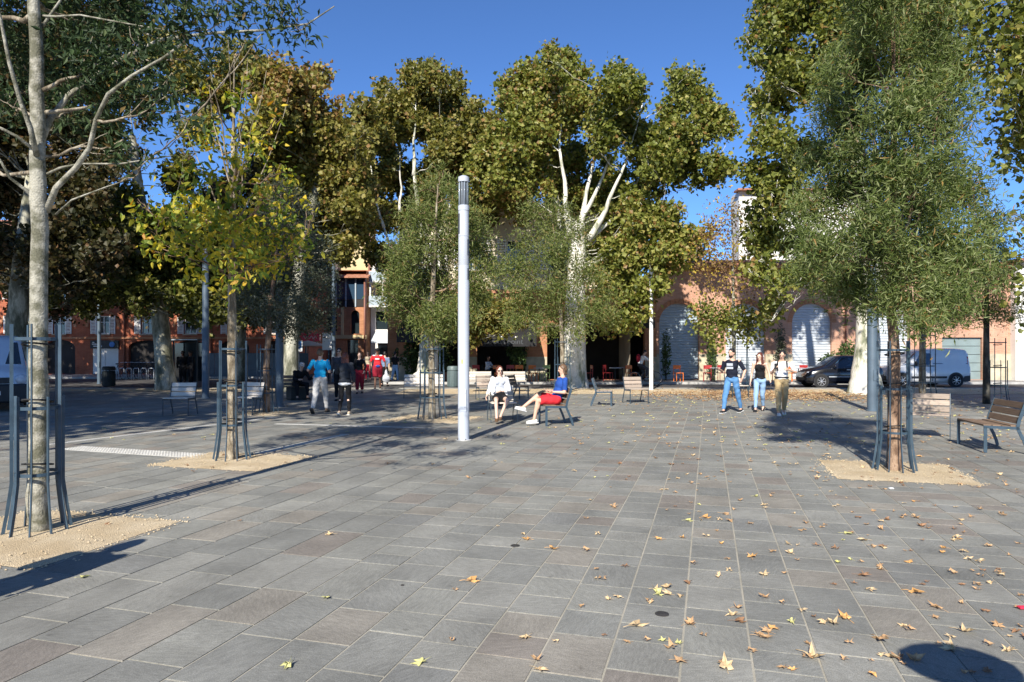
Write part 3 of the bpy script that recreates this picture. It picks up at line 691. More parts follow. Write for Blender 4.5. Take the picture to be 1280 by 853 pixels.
leaf_cloud('rusty_leaf_top', np.concatenate(pp), (0, -.3, .5), .11, .6, M['lf_rust'], 'broad', tr9)
for k in range(16):
    q = random.uniform(0, 6.28); z0 = random.uniform(Z(370, b9[1]), Z(300, b9[1]))
    limb((0, 0, z0), (math.cos(q) * random.uniform(.4, 1.2), math.sin(q) * .7, z0 + random.uniform(.8, 2)), .015, .005, 6, .08, .1, 4)[0].build('branch', M['bark_brown'], tr9)
g9 = G(932, 491); make_guard((g9[0] - .25, g9[1]), 2.2, .36, 'steel guard behind the walkers in front of the white shutter')

# --- plane trees
def plane(label, base, trunk, clumps, D, n, mat='lf_plane', bark='bark_plane', size=.25, depth=2.5, ex=None, lr=.5, tint=None, shell=.55, sig=None):
    sig = sig or .19
    # big limbs with a crown of many lumps
    cl = []
    for c in clumps:
        px, py, r = c[:3]; dy = c[3] if len(c) > 3 else random.uniform(-1, 1) * depth
        cl.append((px, py, r * .80, dy))
        for k in range(6):
            q = random.uniform(0, 6.28); cl.append((px + math.cos(q) * r * .9, py + math.sin(q) * r * .85, r * random.uniform(.26, .46), dy + random.uniform(-1.2, .8)))
        if py < 180 and r > 12:
            for k in range(3): cl.append((px + random.uniform(-.7, .7) * r, py - r * random.uniform(.9, 1.25), r * random.uniform(.13, .22), dy))
    return tree('plane_tree', label, base, trunk, cl, M[mat], M[bark], n, size, .95, 'diamond' if D > 20 else 'maple', PG, D, depth, 9, sig, True, lr, 3, tint, .8 if D > 20 else shell, extra=ex)
def Lb(a, b, d0, d1, r0, r1, sag=.12): 
    p0 = (X(a[0], d0), d0, Z(a[1], d0)); p1 = (X(b[0], d1), d1, Z(b[1], d1))
    _, p, r = limb(p0, p1, r0 * .72, r1 * .42, 8, .05, sag); return (None, p, r)
# P1 central
D = 32.3; bp = (X(718, D), D)
ex = [Lb((716, 300), (700, 190), D, D - .5, .30, .14), Lb((716, 310), (745, 185), D, D + .4, .28, .12), Lb((735, 300), (783, 200), D, D - .8, .27, .12), Lb((735, 300), (800, 222), D, D + .6, .24, .10), Lb((722, 280), (764, 195), D, D - .2, .22, .10), Lb((700, 285), (697, 245), D, D, .14, .10),
      Lb((783, 200), (803, 130), D - .8, D - .5, .07, .05), Lb((800, 222), (850, 160), D + .6, D + .8, .06, .05), Lb((700, 190), (700, 110), D - .5, D, .08, .05)]
plane('largest central plane tree with a flared white trunk forking into pale upright limbs', bp,
      [(*bp, -.1, .72), (bp[0], bp[1], .5, .58), (bp[0], bp[1], 2.5, .52), (bp[0] + .05, bp[1], 4.5, .46), (X(722, D), D, Z(320, D), .42), (X(722, D), D, Z(280, D), .32)],
      [(660, 120, 32), (702, 98, 30), (650, 165, 36), (700, 150, 34), (640, 215, 30), (668, 222, 26), (620, 180, 20), (690, 70, 12), (715, 130, 24), (772, 118, 26), (786, 160, 28), (752, 170, 22), (808, 195, 22), (775, 95, 14), (842, 142, 16), (862, 120, 24), (888, 160, 26), (850, 165, 30), (895, 205, 20), (862, 205, 28), (830, 200, 26), (848, 95, 12),
       (800, 260, 28, -1), (835, 290, 30, -2), (795, 310, 34, -2), (845, 325, 20, -2), (780, 350, 28, -2), (812, 362, 20, -2.5), (765, 285, 22, 1), (790, 395, 18, -3), (745, 320, 22, 2), (860, 300, 22, 0), (720, 205, 24, 3.5), (762, 225, 24, 3.5), (735, 245, 24, 3.5), (700, 240, 22, 3), (815, 225, 22, 2), (745, 138, 14, 2), (655, 262, 16, 2.5), (632, 245, 18, 2.5), (605, 210, 18, 1), (680, 185, 24, 2), (790, 250, 20, 2), (745, 250, 18, 3), (760, 400, 14, -2)],
      D, 92000, 'lf_plane', 'bark_plane', .20, 2.3, ex, tint=lambda p, t: t + np.where((p[:, 0] < X(740, 32)), .16, 0) + np.where(p[:, 2] < 9, .12, 0))
# P2
D = 35.0; bp = (X(533, D), D)
ex = [Lb((533, 330), (517, 200), D, D - .3, .30, .16, .02), Lb((533, 340), (488, 300), D, D - 1, .26, .14), Lb((505, 340), (480, 285), D - .8, D - 1, .22, .12), Lb((480, 285), (462, 200), D - 1, D - 1, .12, .05), Lb((517, 220), (520, 120), D - .3, D, .15, .05), Lb((533, 330), (575, 220), D, D + .5, .24, .08), Lb((500, 265), (500, 190), D, D, .12, .05)]
plane('white trunked plane tree behind the feathery tree left of the lamp column', bp,
      [(*bp, -.1, .80), (bp[0], bp[1], .6, .55), (bp[0] + .2, bp[1], 3, .42), (X(536, D), D, 5.6, .38), (X(533, D), D, Z(320, D), .30)],
      [(530, 112, 26), (500, 138, 30), (556, 135, 30), (478, 175, 30), (530, 155, 30), (580, 180, 30), (470, 225, 26), (495, 215, 20, 2.5), (560, 215, 26, 2.5), (600, 212, 24), (602, 160, 18), (482, 265, 20), (590, 250, 20), (578, 268, 15, 2.5), (608, 262, 16, 2.5), (455, 145, 16), (515, 95, 12), (545, 100, 14), (560, 175, 24), (480, 110, 8), (590, 140, 12), (610, 195, 20),
       (600, 385, 24, -2.5), (625, 400, 18, -2.5), (575, 400, 18, -2), (640, 395, 16, -2.5), (440, 190, 18, 1), (445, 255, 18, 2), (620, 225, 18, 2), (620, 165, 14), (540, 240, 26, 3), (515, 260, 22, 3), (500, 330, 18, 1), (470, 320, 14), (590, 415, 12, -2.5)],
      D, 84000, 'lf_plane2', 'bark_plane', .21, 2.3, ex)
# P4
D = 28.5; bp = (X(363, D), D)
plane('grey barked plane tree behind the evergreen left of the street opening', bp,
      [(*bp, -.1, .42), (bp[0], bp[1], .8, .31), (X(368, D), D, 4, .28), (X(385, D), D, Z(280, D), .24), (X(405, D), D, Z(200, D), .15)],
      [(372, 120, 24), (350, 100, 18), (385, 160, 26), (420, 160, 24), (400, 200, 30), (438, 190, 22), (430, 240, 28), (392, 250, 26), (442, 280, 22), (405, 290, 22), (360, 200, 26), (345, 150, 24), (425, 310, 16), (445, 230, 18), (395, 100, 14), (350, 250, 20), (448, 165, 12), (440, 260, 18)],
      D, 38000, 'lf_plane2', 'bark_plane_d', .19, 2.2, tint=lambda p, t: t + np.where(p[:, 2] > 11.0, .35, 0.05))  # topmost leaves tinted lighter, for light falling on the crown
# P5 leaning
D = 29.5; bp = (X(208, D), D)
plane('leaning plane tree with a green grey trunk before the red brick houses', bp,
      [(*bp, -.1, .48), (X(205, D), D, 1.2, .36), (X(200, D), D, 3.2, .34), (X(190, D), D, Z(330, D), .30), (X(175, D), D, Z(250, D), .22), (X(165, D), D, Z(170, D), .14)],
      [(300, 90, 28), (335, 110, 24), (345, 155, 22), (275, 120, 24), (240, 105, 24), (250, 160, 18), (320, 175, 20), (210, 70, 26), (140, 90, 30), (225, 215, 18), (120, 290, 34), (200, 300, 34), (160, 335, 34), (245, 320, 34), (290, 345, 26), (235, 368, 22), (120, 355, 22), (180, 370, 18), (270, 290, 24), (150, 250, 20), (90, 330, 24), (310, 380, 20), (210, 345, 24), (280, 380, 20), (250, 395, 14), (110, 385, 12), (60, 365, 16), (130, 170, 20), (325, 330, 20)],
      D, 58000, 'lf_plane2', 'bark_plane_d', .19, 2.5, tint=lambda p, t: t + np.where(p[:, 2] > 10.5, .08, -.42))  # lower leaves tinted much darker to stand in for shade under the crown
# P6
D = 26.5; bp = (X(22, D), D)
plane('shaded plane tree with a green grey trunk at the far left behind the van', bp,
      [(*bp, -.1, .50), (bp[0], bp[1], 3, .36), (X(25, D), D, Z(340, D), .30), (X(40, D), D, Z(220, D), .2)],
      [(20, 60, 44), (80, 40, 40), (20, 150, 40), (85, 150, 36), (20, 235, 36), (90, 240, 36), (60, 300, 36), (130, 215, 24), (130, 320, 28), (5, 310, 24), (-40, 200, 50), (-50, 90, 60), (140, 20, 34), (60, 90, 40), (-30, 300, 34), (90, 345, 22), (55, 345, 20), (10, 350, 14)],
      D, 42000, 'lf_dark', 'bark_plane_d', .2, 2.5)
# P10 deeper in the left row
D = 37.0; bp = (X(42, D), D)
plane('further plane tree in the shaded left row close to the red brick terrace', bp,
      [(*bp, -.1, .5), (bp[0], bp[1], 3.5, .36), (X(60, D), D, Z(330, D), .26), (X(90, D), D, Z(270, D), .16)],
      [(90, 330, 30), (140, 350, 26), (190, 330, 30), (240, 350, 28), (290, 360, 26), (330, 350, 26), (60, 360, 22), (120, 300, 30), (180, 290, 30), (270, 310, 28), (330, 300, 24), (20, 330, 30), (160, 378, 14), (215, 380, 16), (300, 390, 20), (340, 385, 20), (-30, 320, 34), (100, 382, 12), (230, 285, 26), (60, 290, 30), (30, 200, 36), (80, 180, 36), (100, 235, 32), (20, 260, 30), (300, 230, 28), (340, 225, 28), (370, 280, 26), (60, 130, 34), (330, 260, 24), (0, 150, 40), (390, 330, 18), (380, 240, 22), (30, 365, 18), (360, 320, 22), (265, 250, 18), (150, 200, 22), (120, 150, 28), (180, 130, 24), (50, 60, 40), (110, 90, 34), (150, 270, 26), (75, 385, 14), (185, 390, 10), (30, 390, 14)],
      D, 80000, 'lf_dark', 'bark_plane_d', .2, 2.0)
# P11 closing the left row
D = 39.0; bp = (X(300, D), D)
plane('furthest plane tree of the left row behind the yellow leaved tree', bp,
      [(*bp, -.1, .45), (bp[0], bp[1], 3.5, .34), (X(310, D), D, Z(330, D), .24), (X(320, D), D, Z(250, D), .14)],
      [(260, 330, 28), (300, 350, 28), (340, 340, 28), (380, 320, 26), (300, 290, 30), (350, 270, 28), (260, 270, 28), (320, 230, 26), (280, 380, 18), (330, 385, 20), (370, 370, 20), (220, 350, 24), (400, 290, 18), (370, 210, 20), (240, 390, 12), (200, 300, 26), (230, 230, 18), (380, 395, 14)],
      D, 50000, 'lf_dark', 'bark_plane_d', .21, 1.6)
# P3
D = 26.8; bp = (X(1082, D), D)
plane('pale trunked plane tree beside the black car', bp,
      [(*bp, -.1, .72), (bp[0], bp[1], .8, .50), (bp[0] + .1, bp[1], 3, .40), (X(1090, D), D, Z(330, D), .34), (X(1070, D), D, Z(200, D), .24), (X(1060, D), D, Z(100, D), .14)],
      [(965, 30, 24), (968, 72, 26), (990, 30, 30), (968, 125, 22), (962, 170, 22), (955, 222, 22), (970, 250, 24), (1000, 100, 34), (1040, 40, 32), (1100, 20, 36), (1160, 40, 32), (1005, 190, 26), (945, 268, 14), (958, 300, 20), (1190, 90, 24), (1040, 0, 40), (1120, 0, 40), (1185, 5, 34), (1150, 120, 22), (985, 240, 24), (942, 50, 10), (940, 118, 8), (985, 0, 30), (1060, -60, 50), (1140, -60, 50), (950, 335, 14), (975, 352, 16), (1003, 345, 15), (1022, 318, 16), (960, 300, 14), (990, 300, 16), (972, 378, 11, -1), (962, 395, 8, -1)],
      D, 54000, 'lf_plane', 'bark_plane', .185, 2.5, [Lb((1085, 330), (970, 200), D, D - 1, .22, .08)], tint=lambda p, t: t - .02)
# P7 just outside the right edge
D = 17.0; bp = (X(1480, D), D)
plane('plane tree whose leafy boughs hang in from beyond the right edge', bp,
      [(*bp, -.1, .5), (bp[0], bp[1], 3, .38), (X(1460, D), D, 6.5, .3), (X(1430, D), D, 9, .2)],
      [(1262, 60, 34, 0), (1235, 18, 36, 0), (1285, 110, 34), (1290, 155, 34), (1275, 195, 22, 0), (1225, 75, 20, 0), (1340, 100, 70), (1330, 10, 70), (1420, 50, 100), (1268, 280, 13, .5), (1278, 320, 14, .5), (1272, 375, 12, .5), (1300, 330, 26), (1320, 240, 40), (1400, -60, 100), (1500, -20, 110), (1590, 60, 110), (1250, 118, 16, 0), (1520, 120, 90), (1280, 400, 8, .5)],
      D, 36000, 'lf_plane', 'bark_plane_d', .155, 1.6, sig=.26)
# big planes behind and beside the camera, whose shade lies over the far left and right
def shade_plane(label, base, h0, h1, rad, n=9000):
    root = empty('plane_tree', (*base, 0), 0, label, 'tree', PG)
    MB().tube([(0, 0, -.1), (.05, 0, 2), (0, .1, h0)], [.55, .42, .34], 12).build('trunk', M['bark_plane'], root)
    pp = []
    for k in range(16):
        q = random.uniform(0, 6.28); rr = rad * random.random() ** .5; z = random.uniform(h0, h1)
        c = Vector((rr * math.cos(q), rr * math.sin(q), z)); limb((0, .1, h0 * .8), c, .16, .03, 6, .1, .08)[0].build('branch', M['bark_plane'], root)
        v = rng.normal(size=(n // 16, 3)); pp.append(np.array(c)[None] + v * rad * .26)
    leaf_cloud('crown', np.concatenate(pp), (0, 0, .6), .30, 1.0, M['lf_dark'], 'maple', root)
shade_plane('plane tree left of the camera shading the far left', (-13.8, 4.5), 9.0, 15.5, 4.2)
shade_plane('plane tree further left of the camera', (-20.5, 5.5), 7.5, 15, 4.5)
shade_plane('plane tree in the row left of the square', (-23.5, 13.5), 5.5, 14, 4.0)
shade_plane('plane tree right of the camera beyond the frame', (14.5, 6.0), 8.5, 14.5, 3.8)
shade_plane('plane tree further right of the camera beyond the frame', (22.0, 11.0), 7.0, 14.5, 4.4)
shade_plane('tall plane tree added beyond the left edge to shade the red brick terrace', (-35.5, 36.5), 6.5, 16, 5.0)  # unseen tree, added to throw shade on the terrace wall
shade_plane('second tall plane tree added beyond the left edge to shade the terrace', (-29.5, 27.0), 6.0, 15, 4.6)  # also added out of view to darken the terrace
# ------------------------------------------------------------------ buildings
side_scene = bpy.data.scenes.new('workbench')
def bake(tmp):                                   # evaluated mesh of one object, worked out in an otherwise empty scene
    side_scene.collection.objects.link(tmp); vl = side_scene.view_layers[0]; vl.update()
    me = bpy.data.meshes.new_from_object(tmp.evaluated_get(vl.depsgraph)); side_scene.collection.objects.unlink(tmp); return me
def facade(mb, x0, x1, z0, z1, ops, depth=.35, y=0.0):
    """front plane at y with real openings (x0,x1,z0,z1,arch) and reveals going back"""
    xs = sorted({x0, x1, *[o[0] for o in ops], *[o[1] for o in ops]}); zs = sorted({z0, z1, *[o[2] for o in ops], *[o[3] for o in ops]})
    xs = [v for v in xs if x0 <= v <= x1]; zs = [v for v in zs if z0 <= v <= z1]
    for i in range(len(xs) - 1):
        for j in range(len(zs) - 1):
            cx = (xs[i] + xs[i + 1]) / 2; cz = (zs[j] + zs[j + 1]) / 2
            if any(o[0] < cx < o[1] and o[2] < cz < o[3] for o in ops): continue
            mb.add([(xs[i], y, zs[j]), (xs[i + 1], y, zs[j]), (xs[i + 1], y, zs[j + 1]), (xs[i], y, zs[j + 1])], [(0, 1, 2, 3)])
    for o in ops:
        a, b, c, d = o[:4]; arch = len(o) > 4 and o[4]
        if arch:
            n = 14; rx = (b - a) / 2; rz = min(arch, d - c); cx = (a + b) / 2; sp = d - rz
            arc = [(cx - rx * math.cos(math.pi * k / n), sp + rz * math.sin(math.pi * k / n)) for k in range(n + 1)]
            for k in range(n):
                (p, q), (r_, s_) = arc[k], arc[k + 1]
                mb.add([(p, y, q), (r_, y, s_), (r_, y, d), (p, y, d)], [(0, 1, 2, 3)])
            edge = [(a, c)] + arc + [(b, c)]
        else: edge = [(a, c), (a, d), (b, d), (b, c)]
        edge = edge + ([edge[0]] if c > z0 + .01 else [])
        for (p, q), (r_, s_) in zip(edge, edge[1:]):
            mb.add([(p, y, q), (p, y + depth, q), (r_, y + depth, s_), (r_, y, s_)], [(0, 1, 2, 3)])
    return mb
def shell(mb, x0, x1, y0, y1, z0, z1):                # sides, back and top of a block without its front
    v = [(x0, y0, z0), (x1, y0, z0), (x1, y1, z0), (x0, y1, z0), (x0, y0, z1), (x1, y0, z1), (x1, y1, z1), (x0, y1, z1)]
    mb.add(v, [(4, 5, 6, 7), (1, 2, 6, 5), (2, 3, 7, 6), (3, 0, 4, 7)]); return mb
def window(parent, x, z, w_, h_, y=0.18, shutters=True, frame='paint_white', glass='glass'):
    mb = MB(); t = .06
    mb.box((x - w_ / 2 + t / 2, y, z), (t, .06, h_)); mb.box((x + w_ / 2 - t / 2, y, z), (t, .06, h_)); mb.box((x, y, z + h_ / 2 - t / 2), (w_ - 2 * t, .06, t)); mb.box((x, y, z - h_ / 2 + t / 2), (w_ - 2 * t, .06, t)); mb.box((x, y - .003, z), (.05, .05, h_ - 2 * t)); mb.box((x, y + .001, z + h_ * .15), (w_ - 2 * t, .04, .035))
    wd = mb.build('window', M[frame], parent)
    MB().box((x, y + .04, z), (w_ - .02, .012, h_ - .02)).build('pane', M[glass], wd)
    MB().box((x, -.03, z - h_ / 2 - .05), (w_ + .16, .14, .07)).build('sill', M['limestone'], wd)
    if shutters:
        for s in (-1, 1):
            m2 = MB(); sw = w_ * .5; cx = x + s * (w_ / 2 + sw / 2 + .02)
            m2.box((cx - sw / 2 + .03, -.035, z), (.06, .05, h_)); m2.box((cx + sw / 2 - .03, -.035, z), (.06, .05, h_))
            for q in np.linspace(z - h_ / 2 + .06, z + h_ / 2 - .06, 12): m2.box((cx, -.033, q), (sw - .12, .035, .07), M=Matrix.Rotation(.5, 3, 'X'))
            m2.build('shutter', M['paint_white'], parent)
def corrugated(x0, x1, z0, z1, y, pitch=.15, amp=.04):
    vs = []; fs = []; n = int((z1 - z0) / pitch)
    prof = []
    for k in range(n):
        z = z0 + k * pitch; prof += [(z, y), (z + pitch * .28, y - amp), (z + pitch * .75, y - amp * .8)]
    prof.append((z1, y))
    for z, yy in prof: vs += [(x0, yy, z), (x1, yy, z)]
    for k in range(len(prof) - 1): fs.append((2 * k, 2 * k + 1, 2 * k + 3, 2 * k + 2))
    mb = MB(); mb.add(vs, fs); return mb

# --- D : brick building with arched shutters
DY = 38.0
bD = empty('brick_building', (0, DY, 0), 0, 'long pink brick building with arched roller shutters at the right back', 'building')
ar = [(cx - 1.10, cx + 1.10, .10, 4.35, 1.08) for cx in (9.3, 13.0, 16.7, 21.0)]
garage = (23.95, 26.2, .1, 2.45)
mb = facade(MB(), 8.05, 27.75, 0, 6.3, ar + [garage], .35); shell(mb, 8.05, 27.75, 0, 4.0, 0, 6.3); mb.build('wall', M['brick_pink'], bD)
edges = [8.05] + [v for o in ar for v in o[:2]] + [garage[0], garage[1], 27.75]
for a, b in zip(edges[::2], edges[1::2]):
    if b - a > .1: MB().box(((a + b) / 2, -.03, .78), (b - a - .004, .06, 1.5)).build('stone_base', M['limestone'], bD)
for k, o_ in enumerate(ar):
    sh = corrugated(o_[0] - .05, o_[1] + .05, .1, 4.36, .20); s_ = sh.build('roller_shutter', M['shutter_blue' if k == 0 else 'shutter'], bD)  # first shutter's shade is put into its bluer, darker colour
    if k == 0: s_['label'] = 'roller shutter coloured blue grey for its shade'
    n = 16; cx = (o_[0] + o_[1]) / 2; mbr = MB()           # brick voussoirs
    for q in range(n):
        t0 = math.pi * q / n + .012; t1_ = math.pi * (q + 1) / n - .012; sp = 4.35 - 1.08; vs = []
        for yy in (-.035, .01):
            for r_, t_ in ((1.11, t0), (1.36, t0), (1.36, t1_), (1.11, t1_)): vs.append((cx - r_ * math.cos(t_), yy, sp + (r_ - .02) * math.sin(t_)))
        mbr.add(vs, [(0, 1, 2, 3), (0, 4, 5, 1), (1, 5, 6, 2), (2, 6, 7, 3), (3, 7, 4, 0)])
    mbr.build('brick_arch', M['brick_orange'], bD)
for k in range(5):
    MB().box((25.075, .16, .1 + .47 * k + .22), (2.2, .05, .45), bev=.012).build('garage_panel', M['garage'], bD)
MB().tube([(18.55, -.08, .1), (18.55, -.08, 6.2)], .05, 8).build('downpipe', M['pipe'], bD)
mb = MB(); mb.box((17.9, -.12, 6.36), (19.9, .5, .14)); mb.box((17.9, -.06, 6.22), (19.8, .25, .12)); mb.build('cornice', M['brick_orange'], bD)
x = 8.1
mb = MB()
while x < 27.7:
    mb.lathe([(.09, 0), (.085, .02)], (0, 0, 0), 3) if False else None
    mb.tube([(x, -.38, 6.46), (x, 2.2, 7.0)], .085, 6); x += .2
o = mb.build('roof_tile', M['roof_tile'], bD); tag(o, kind='stuff')
MB().prism([(0, 0), (1, 0), (1, .01), (0, .01)], 0, .01)
mb = MB(); mb.add([(8.05, -.3, 6.43), (27.75, -.3, 6.43), (27.75, 4, 7.2), (8.05, 4, 7.2)], [(0, 1, 2, 3)]); mb.build('roof', M['roof_tile'], bD)
# cream block behind
bE = empty('cream_building', (0, 44.5, 0), 0, 'cream rendered block rising behind the pink brick wall', 'building')
ops = [(x_, x_ + 1.0, z_, z_ + 1.5) for x_ in (16.2, 18.8, 21.4) for z_ in (8.0,)]
mb = facade(MB(), 14.8, 23.8, 0, 12.1, ops, .25); shell(mb, 14.8, 23.8, 0, 1.5, 0, 12.1); mb.build('wall', M['render_white'], bE)
for x_ in (16.7, 19.3, 21.9): window(bE, x_, 8.75, 1.0, 1.5, .15)
MB().box((19.3, .0, 12.16), (9.4, .9, .12)).build('roof', M['roof_tile'], bE)
# --- far right white house
bF = empty('white_house', (0, 37.6, 0), 0, 'white rendered house with a dark door opening at the right edge', 'building')
ops = [(28.9, 31.6, .1, 3.1), (29.2, 30.2, 4.1, 5.5), (32.5, 33.5, 4.1, 5.5)]
mb = facade(MB(), 27.75, 38, 0, 6.6, ops, .3); shell(mb, 27.75, 38, 0, 8, 0, 6.6); mb.build('wall', M['render_white'], bF)
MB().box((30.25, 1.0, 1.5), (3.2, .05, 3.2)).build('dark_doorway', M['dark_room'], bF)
MB().box((30.25, -.03, 3.22), (3.0, .1, .22)).build('lintel', M['paint_white'], bF)
for x_ in (29.7, 33): window(bF, x_, 4.8, 1.0, 1.4, .15)
MB().box((32.9, .1, 6.68), (10.6, 1.2, .14)).build('roof', M['roof_tile'], bF)

# --- C : restaurant building in the centre
CY = 38.0
bC = empty('restaurant_building', (0, CY, 0), 0, 'cream upper storey over a dark brick pillared restaurant front in the centre', 'building')
ops = [(-5.6, -2.55, .1, 3.4), (-1.95, .75, .1, 3.4), (1.95, 3.25, .1, 3.2), (4.1, 7.4, .1, 3.9)]
mb = facade(MB(), -6.3, 8.05, 0, 4.9, ops, .5); mb.build('wall', M['brick_orange'], bC)
ops2 = [(x_ - .5, x_ + .5, 6.2, 7.9) for x_ in (-4.6, -2.2, .2, 2.6, 5.0)]
mb = facade(MB(), -6.3, 6.6, 5.1, 9.6, ops2, .25, .12); shell(mb, -6.3, 6.6, .12, 9, 0, 9.6); mb.build('upper_wall', M['cream'], bC)
for x_ in (-4.6, -2.2, .2, 2.6, 5.0): window(bC, x_, 7.05, 1.0, 1.7, .3, True)
MB().box((.875, -.05, 5.0), (14.3, .5, .2)).build('cornice', M['roof_tile'], bC)
MB().box((.15, .2, 9.68), (13.6, 1.0, .16)).build('roof', M['roof_tile'], bC)
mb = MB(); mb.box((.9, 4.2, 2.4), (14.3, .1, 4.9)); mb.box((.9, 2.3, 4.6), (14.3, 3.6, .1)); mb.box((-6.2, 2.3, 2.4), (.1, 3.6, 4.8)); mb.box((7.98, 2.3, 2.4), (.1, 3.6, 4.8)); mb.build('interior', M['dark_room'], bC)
for a, b in ((-6.3, -5.6), (-2.55, -1.95), (.75, 1.95), (3.25, 4.1), (7.4, 8.05)):
    MB().box(((a + b) / 2, -.03, .7), (b - a - .01, .07, 1.35)).build('stone_base', M['limestone'], bC)
MB().box((-.6, .03, 3.65), (2.6, .08, .45)).build('fascia', M['dark_room'], bC)
def awning(name, label, x0, x1, zt, zb, proj, val, mat, stripes=None):
    t = empty(name, (0, 0, 0), 0, label, 'awning')
    mb = MB(); mb.add([(x0, CY - .03, zt), (x1, CY - .03, zt), (x1, CY - proj, zb), (x0, CY - proj, zb), (x0, CY - .03, zt - .04), (x1, CY - .03, zt - .04), (x1, CY - proj, zb - .04), (x0, CY - proj, zb - .04)], [(0, 1, 2, 3)[::-1], (4, 5, 6, 7), (0, 4, 7, 3), (1, 2, 6, 5), (0, 1, 5, 4), (3, 7, 6, 2)])
    mb.build('canopy', M[mat], t)
    MB().box(((x0 + x1) / 2, CY - proj - .012, zb - val / 2), (x1 - x0, .02, val)).build('valance', M[mat], t)
    for x_ in (x0 + .1, x1 - .1): MB().tube([(x_, CY - .05, zb - .3), (x_, CY - proj + .05, zb - .1)], .02, 6).build('arm', M['steel'], t)
    return t
def text(s, size, loc, mat, parent, rz=0, ext=.006, name='lettering', align='CENTER'):
    c = bpy.data.curves.new('txt', 'FONT'); c.body = s; c.size = size; c.extrude = ext; c.align_x = align
    tmp = bpy.data.objects.new('tmp', c)
    me = bake(tmp); bpy.data.objects.remove(tmp)
    me.materials.clear(); o = link(name, me, M[mat], parent); o.location = loc; o.rotation_euler = (R(90), 0, rz); return o
aw = awning('awning', 'black awning with white lettering over the restaurant terrace', -2.35, 1.3, 3.5, 2.55, 1.9, .62, 'black')
text('Le bon point', .40, (-.45, CY - 1.93, 2.06), 'lens', aw)  # letters coloured dark grey to put the awning's deep shade in
for x_ in (-1.3, -.55, .2): MB().sphere((x_, CY - 1.96, 2.42), .05, 8, 5).build('spot_lamp', M['render_white'], aw)
awning('awning', 'plain black awning left of the lettered one', -6.1, -2.45, 3.5, 2.7, 1.9, .55, 'black')
awning('awning', 'black awning over the wide opening right of the white plane trunk', 3.9, 7.6, 4.0, 3.3, 1.7, .4, 'black')
MB().box((1.25, -.06, 3.62), (.46, .02, .10)).build('small_name_plate', M['render_white'], bC)

# --- left of the restaurant : red brick house end
bG = empty('red_brick_house', (0, 39.5, 0), 0, 'narrow red brick house between the street opening and the restaurant', 'building')
mb = facade(MB(), -7.2, -6.35, 0, 5.2, [], .3); shell(mb, -7.2, -6.35, 0, 7, 0, 5.2); mb.build('wall', M['brick_orange'], bG)
MB().box((-6.78, -.03, .6), (.9, .08, 1.1)).build('stone_base', M['limestone'], bG)
MB().box((-6.78, .1, 5.28), (1.1, 1.0, .14)).build('roof', M['roof_tile'], bG)

# --- A : long red brick terrace, left
AY = 47.5
bA = empty('red_brick_terrace', (0, AY, 0), 0, 'long red brick terrace with white shuttered windows behind the left hand trees', 'building')
wx = [-37.5, -34.5, -31.5, -28.45, -25.4, -22.4, -19.4, -16.4]
ops = [(x_ - .42, x_ + .42, 2.9, 4.15) for x_ in wx] + [(x_ - .45, x_ + .45, 5.3, 6.9) for x_ in wx] + [(x_ - .45, x_ + .45, 8.0, 9.3) for x_ in wx]
doors = [(-29.2, -27.4, .1, 2.45, 0), (-26.7, -24.1, .1, 2.45, .5), (-32.6, -30.4, .1, 2.5, .6), (-23.4, -21.3, .1, 2.45, .5), (-20.4, -18.3, .1, 2.45, .5), (-17.3, -15.6, .1, 2.45, .5), (-36.5, -34, .1, 2.5, .6)]
mb = facade(MB(), -44, -14.9, 0, 10.0, ops + doors, .3); shell(mb, -44, -14.9, 0, 9, 0, 10.0); mb.build('wall', M['brick_red'], bA)
for x_ in wx:
    window(bA, x_, 3.52, .84, 1.25, .12); window(bA, x_, 6.1, .9, 1.6, .12); window(bA, x_, 8.65, .9, 1.3, .12, False)
    mbr = MB()
    for q in range(11):
        t0 = math.pi * q / 11 + .02; t1_ = math.pi * (q + 1) / 11 - .02; vs = []
        for yy in (-.05, .01):
            for r_, t_ in ((1.02, t0), (1.22, t0), (1.22, t1_), (1.02, t1_)): vs.append((x_ - r_ * math.cos(t_), yy, 3.35 + (r_ - .02) * math.sin(t_)))
        mbr.add(vs, [(0, 1, 2, 3), (0, 4, 5, 1), (1, 5, 6, 2), (2, 6, 7, 3), (3, 7, 4, 0)])
    mbr.build('blind_arch', M['brick_orange'], bA)
for k, d_ in enumerate(doors):
    if k == 0:
        for s in range(2):
            f = MB().box((d_[0] + .45 + .9 * s, .06, 1.0), (.87, .06, 1.78), bev=.012).build('shop_door', M['render_white'], bA)
        MB().box((-28.3, -.08, 2.16), (1.95, .12, .56)).build('shop_sign', M['bin_dark'], bA)
        mbs = MB()
        for zz_s, xa_s, xb_s in ((2.30, -29.12, -28.98), (2.18, -29.15, -28.62), (2.04, -29.05, -28.45)): mbs.box(((xa_s + xb_s) / 2, -.146, zz_s), (xb_s - xa_s, .01, .07))
        mbs.build('white_lettering_line', M['render_white'], bA)
        MB().lathe([(.17, 0), (.17, .02)], (0, 0, 0), 14)
        mbs = MB(); mbs.lathe([(.19, 0), (.19, .03), (.1, .05)], (0, 0, 0), 16); o = mbs.build('blue_emblem', M['sign_blue'], bA); o.location = (-27.75, -.14, 2.16); o.rotation_euler = (R(90), 0, 0)
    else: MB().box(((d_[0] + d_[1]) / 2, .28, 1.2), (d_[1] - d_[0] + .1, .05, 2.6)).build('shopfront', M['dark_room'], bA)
MB().box((-29.45, -.05, 2.62), (29.1, .12, .14)).build('string_course', M['brick_orange'], bA)
for x_ in (-26.95, -20.9): MB().tube([(x_, -.07, .1), (x_, -.07, 9.9)], .05, 8).build('downpipe', M['pipe'], bA)
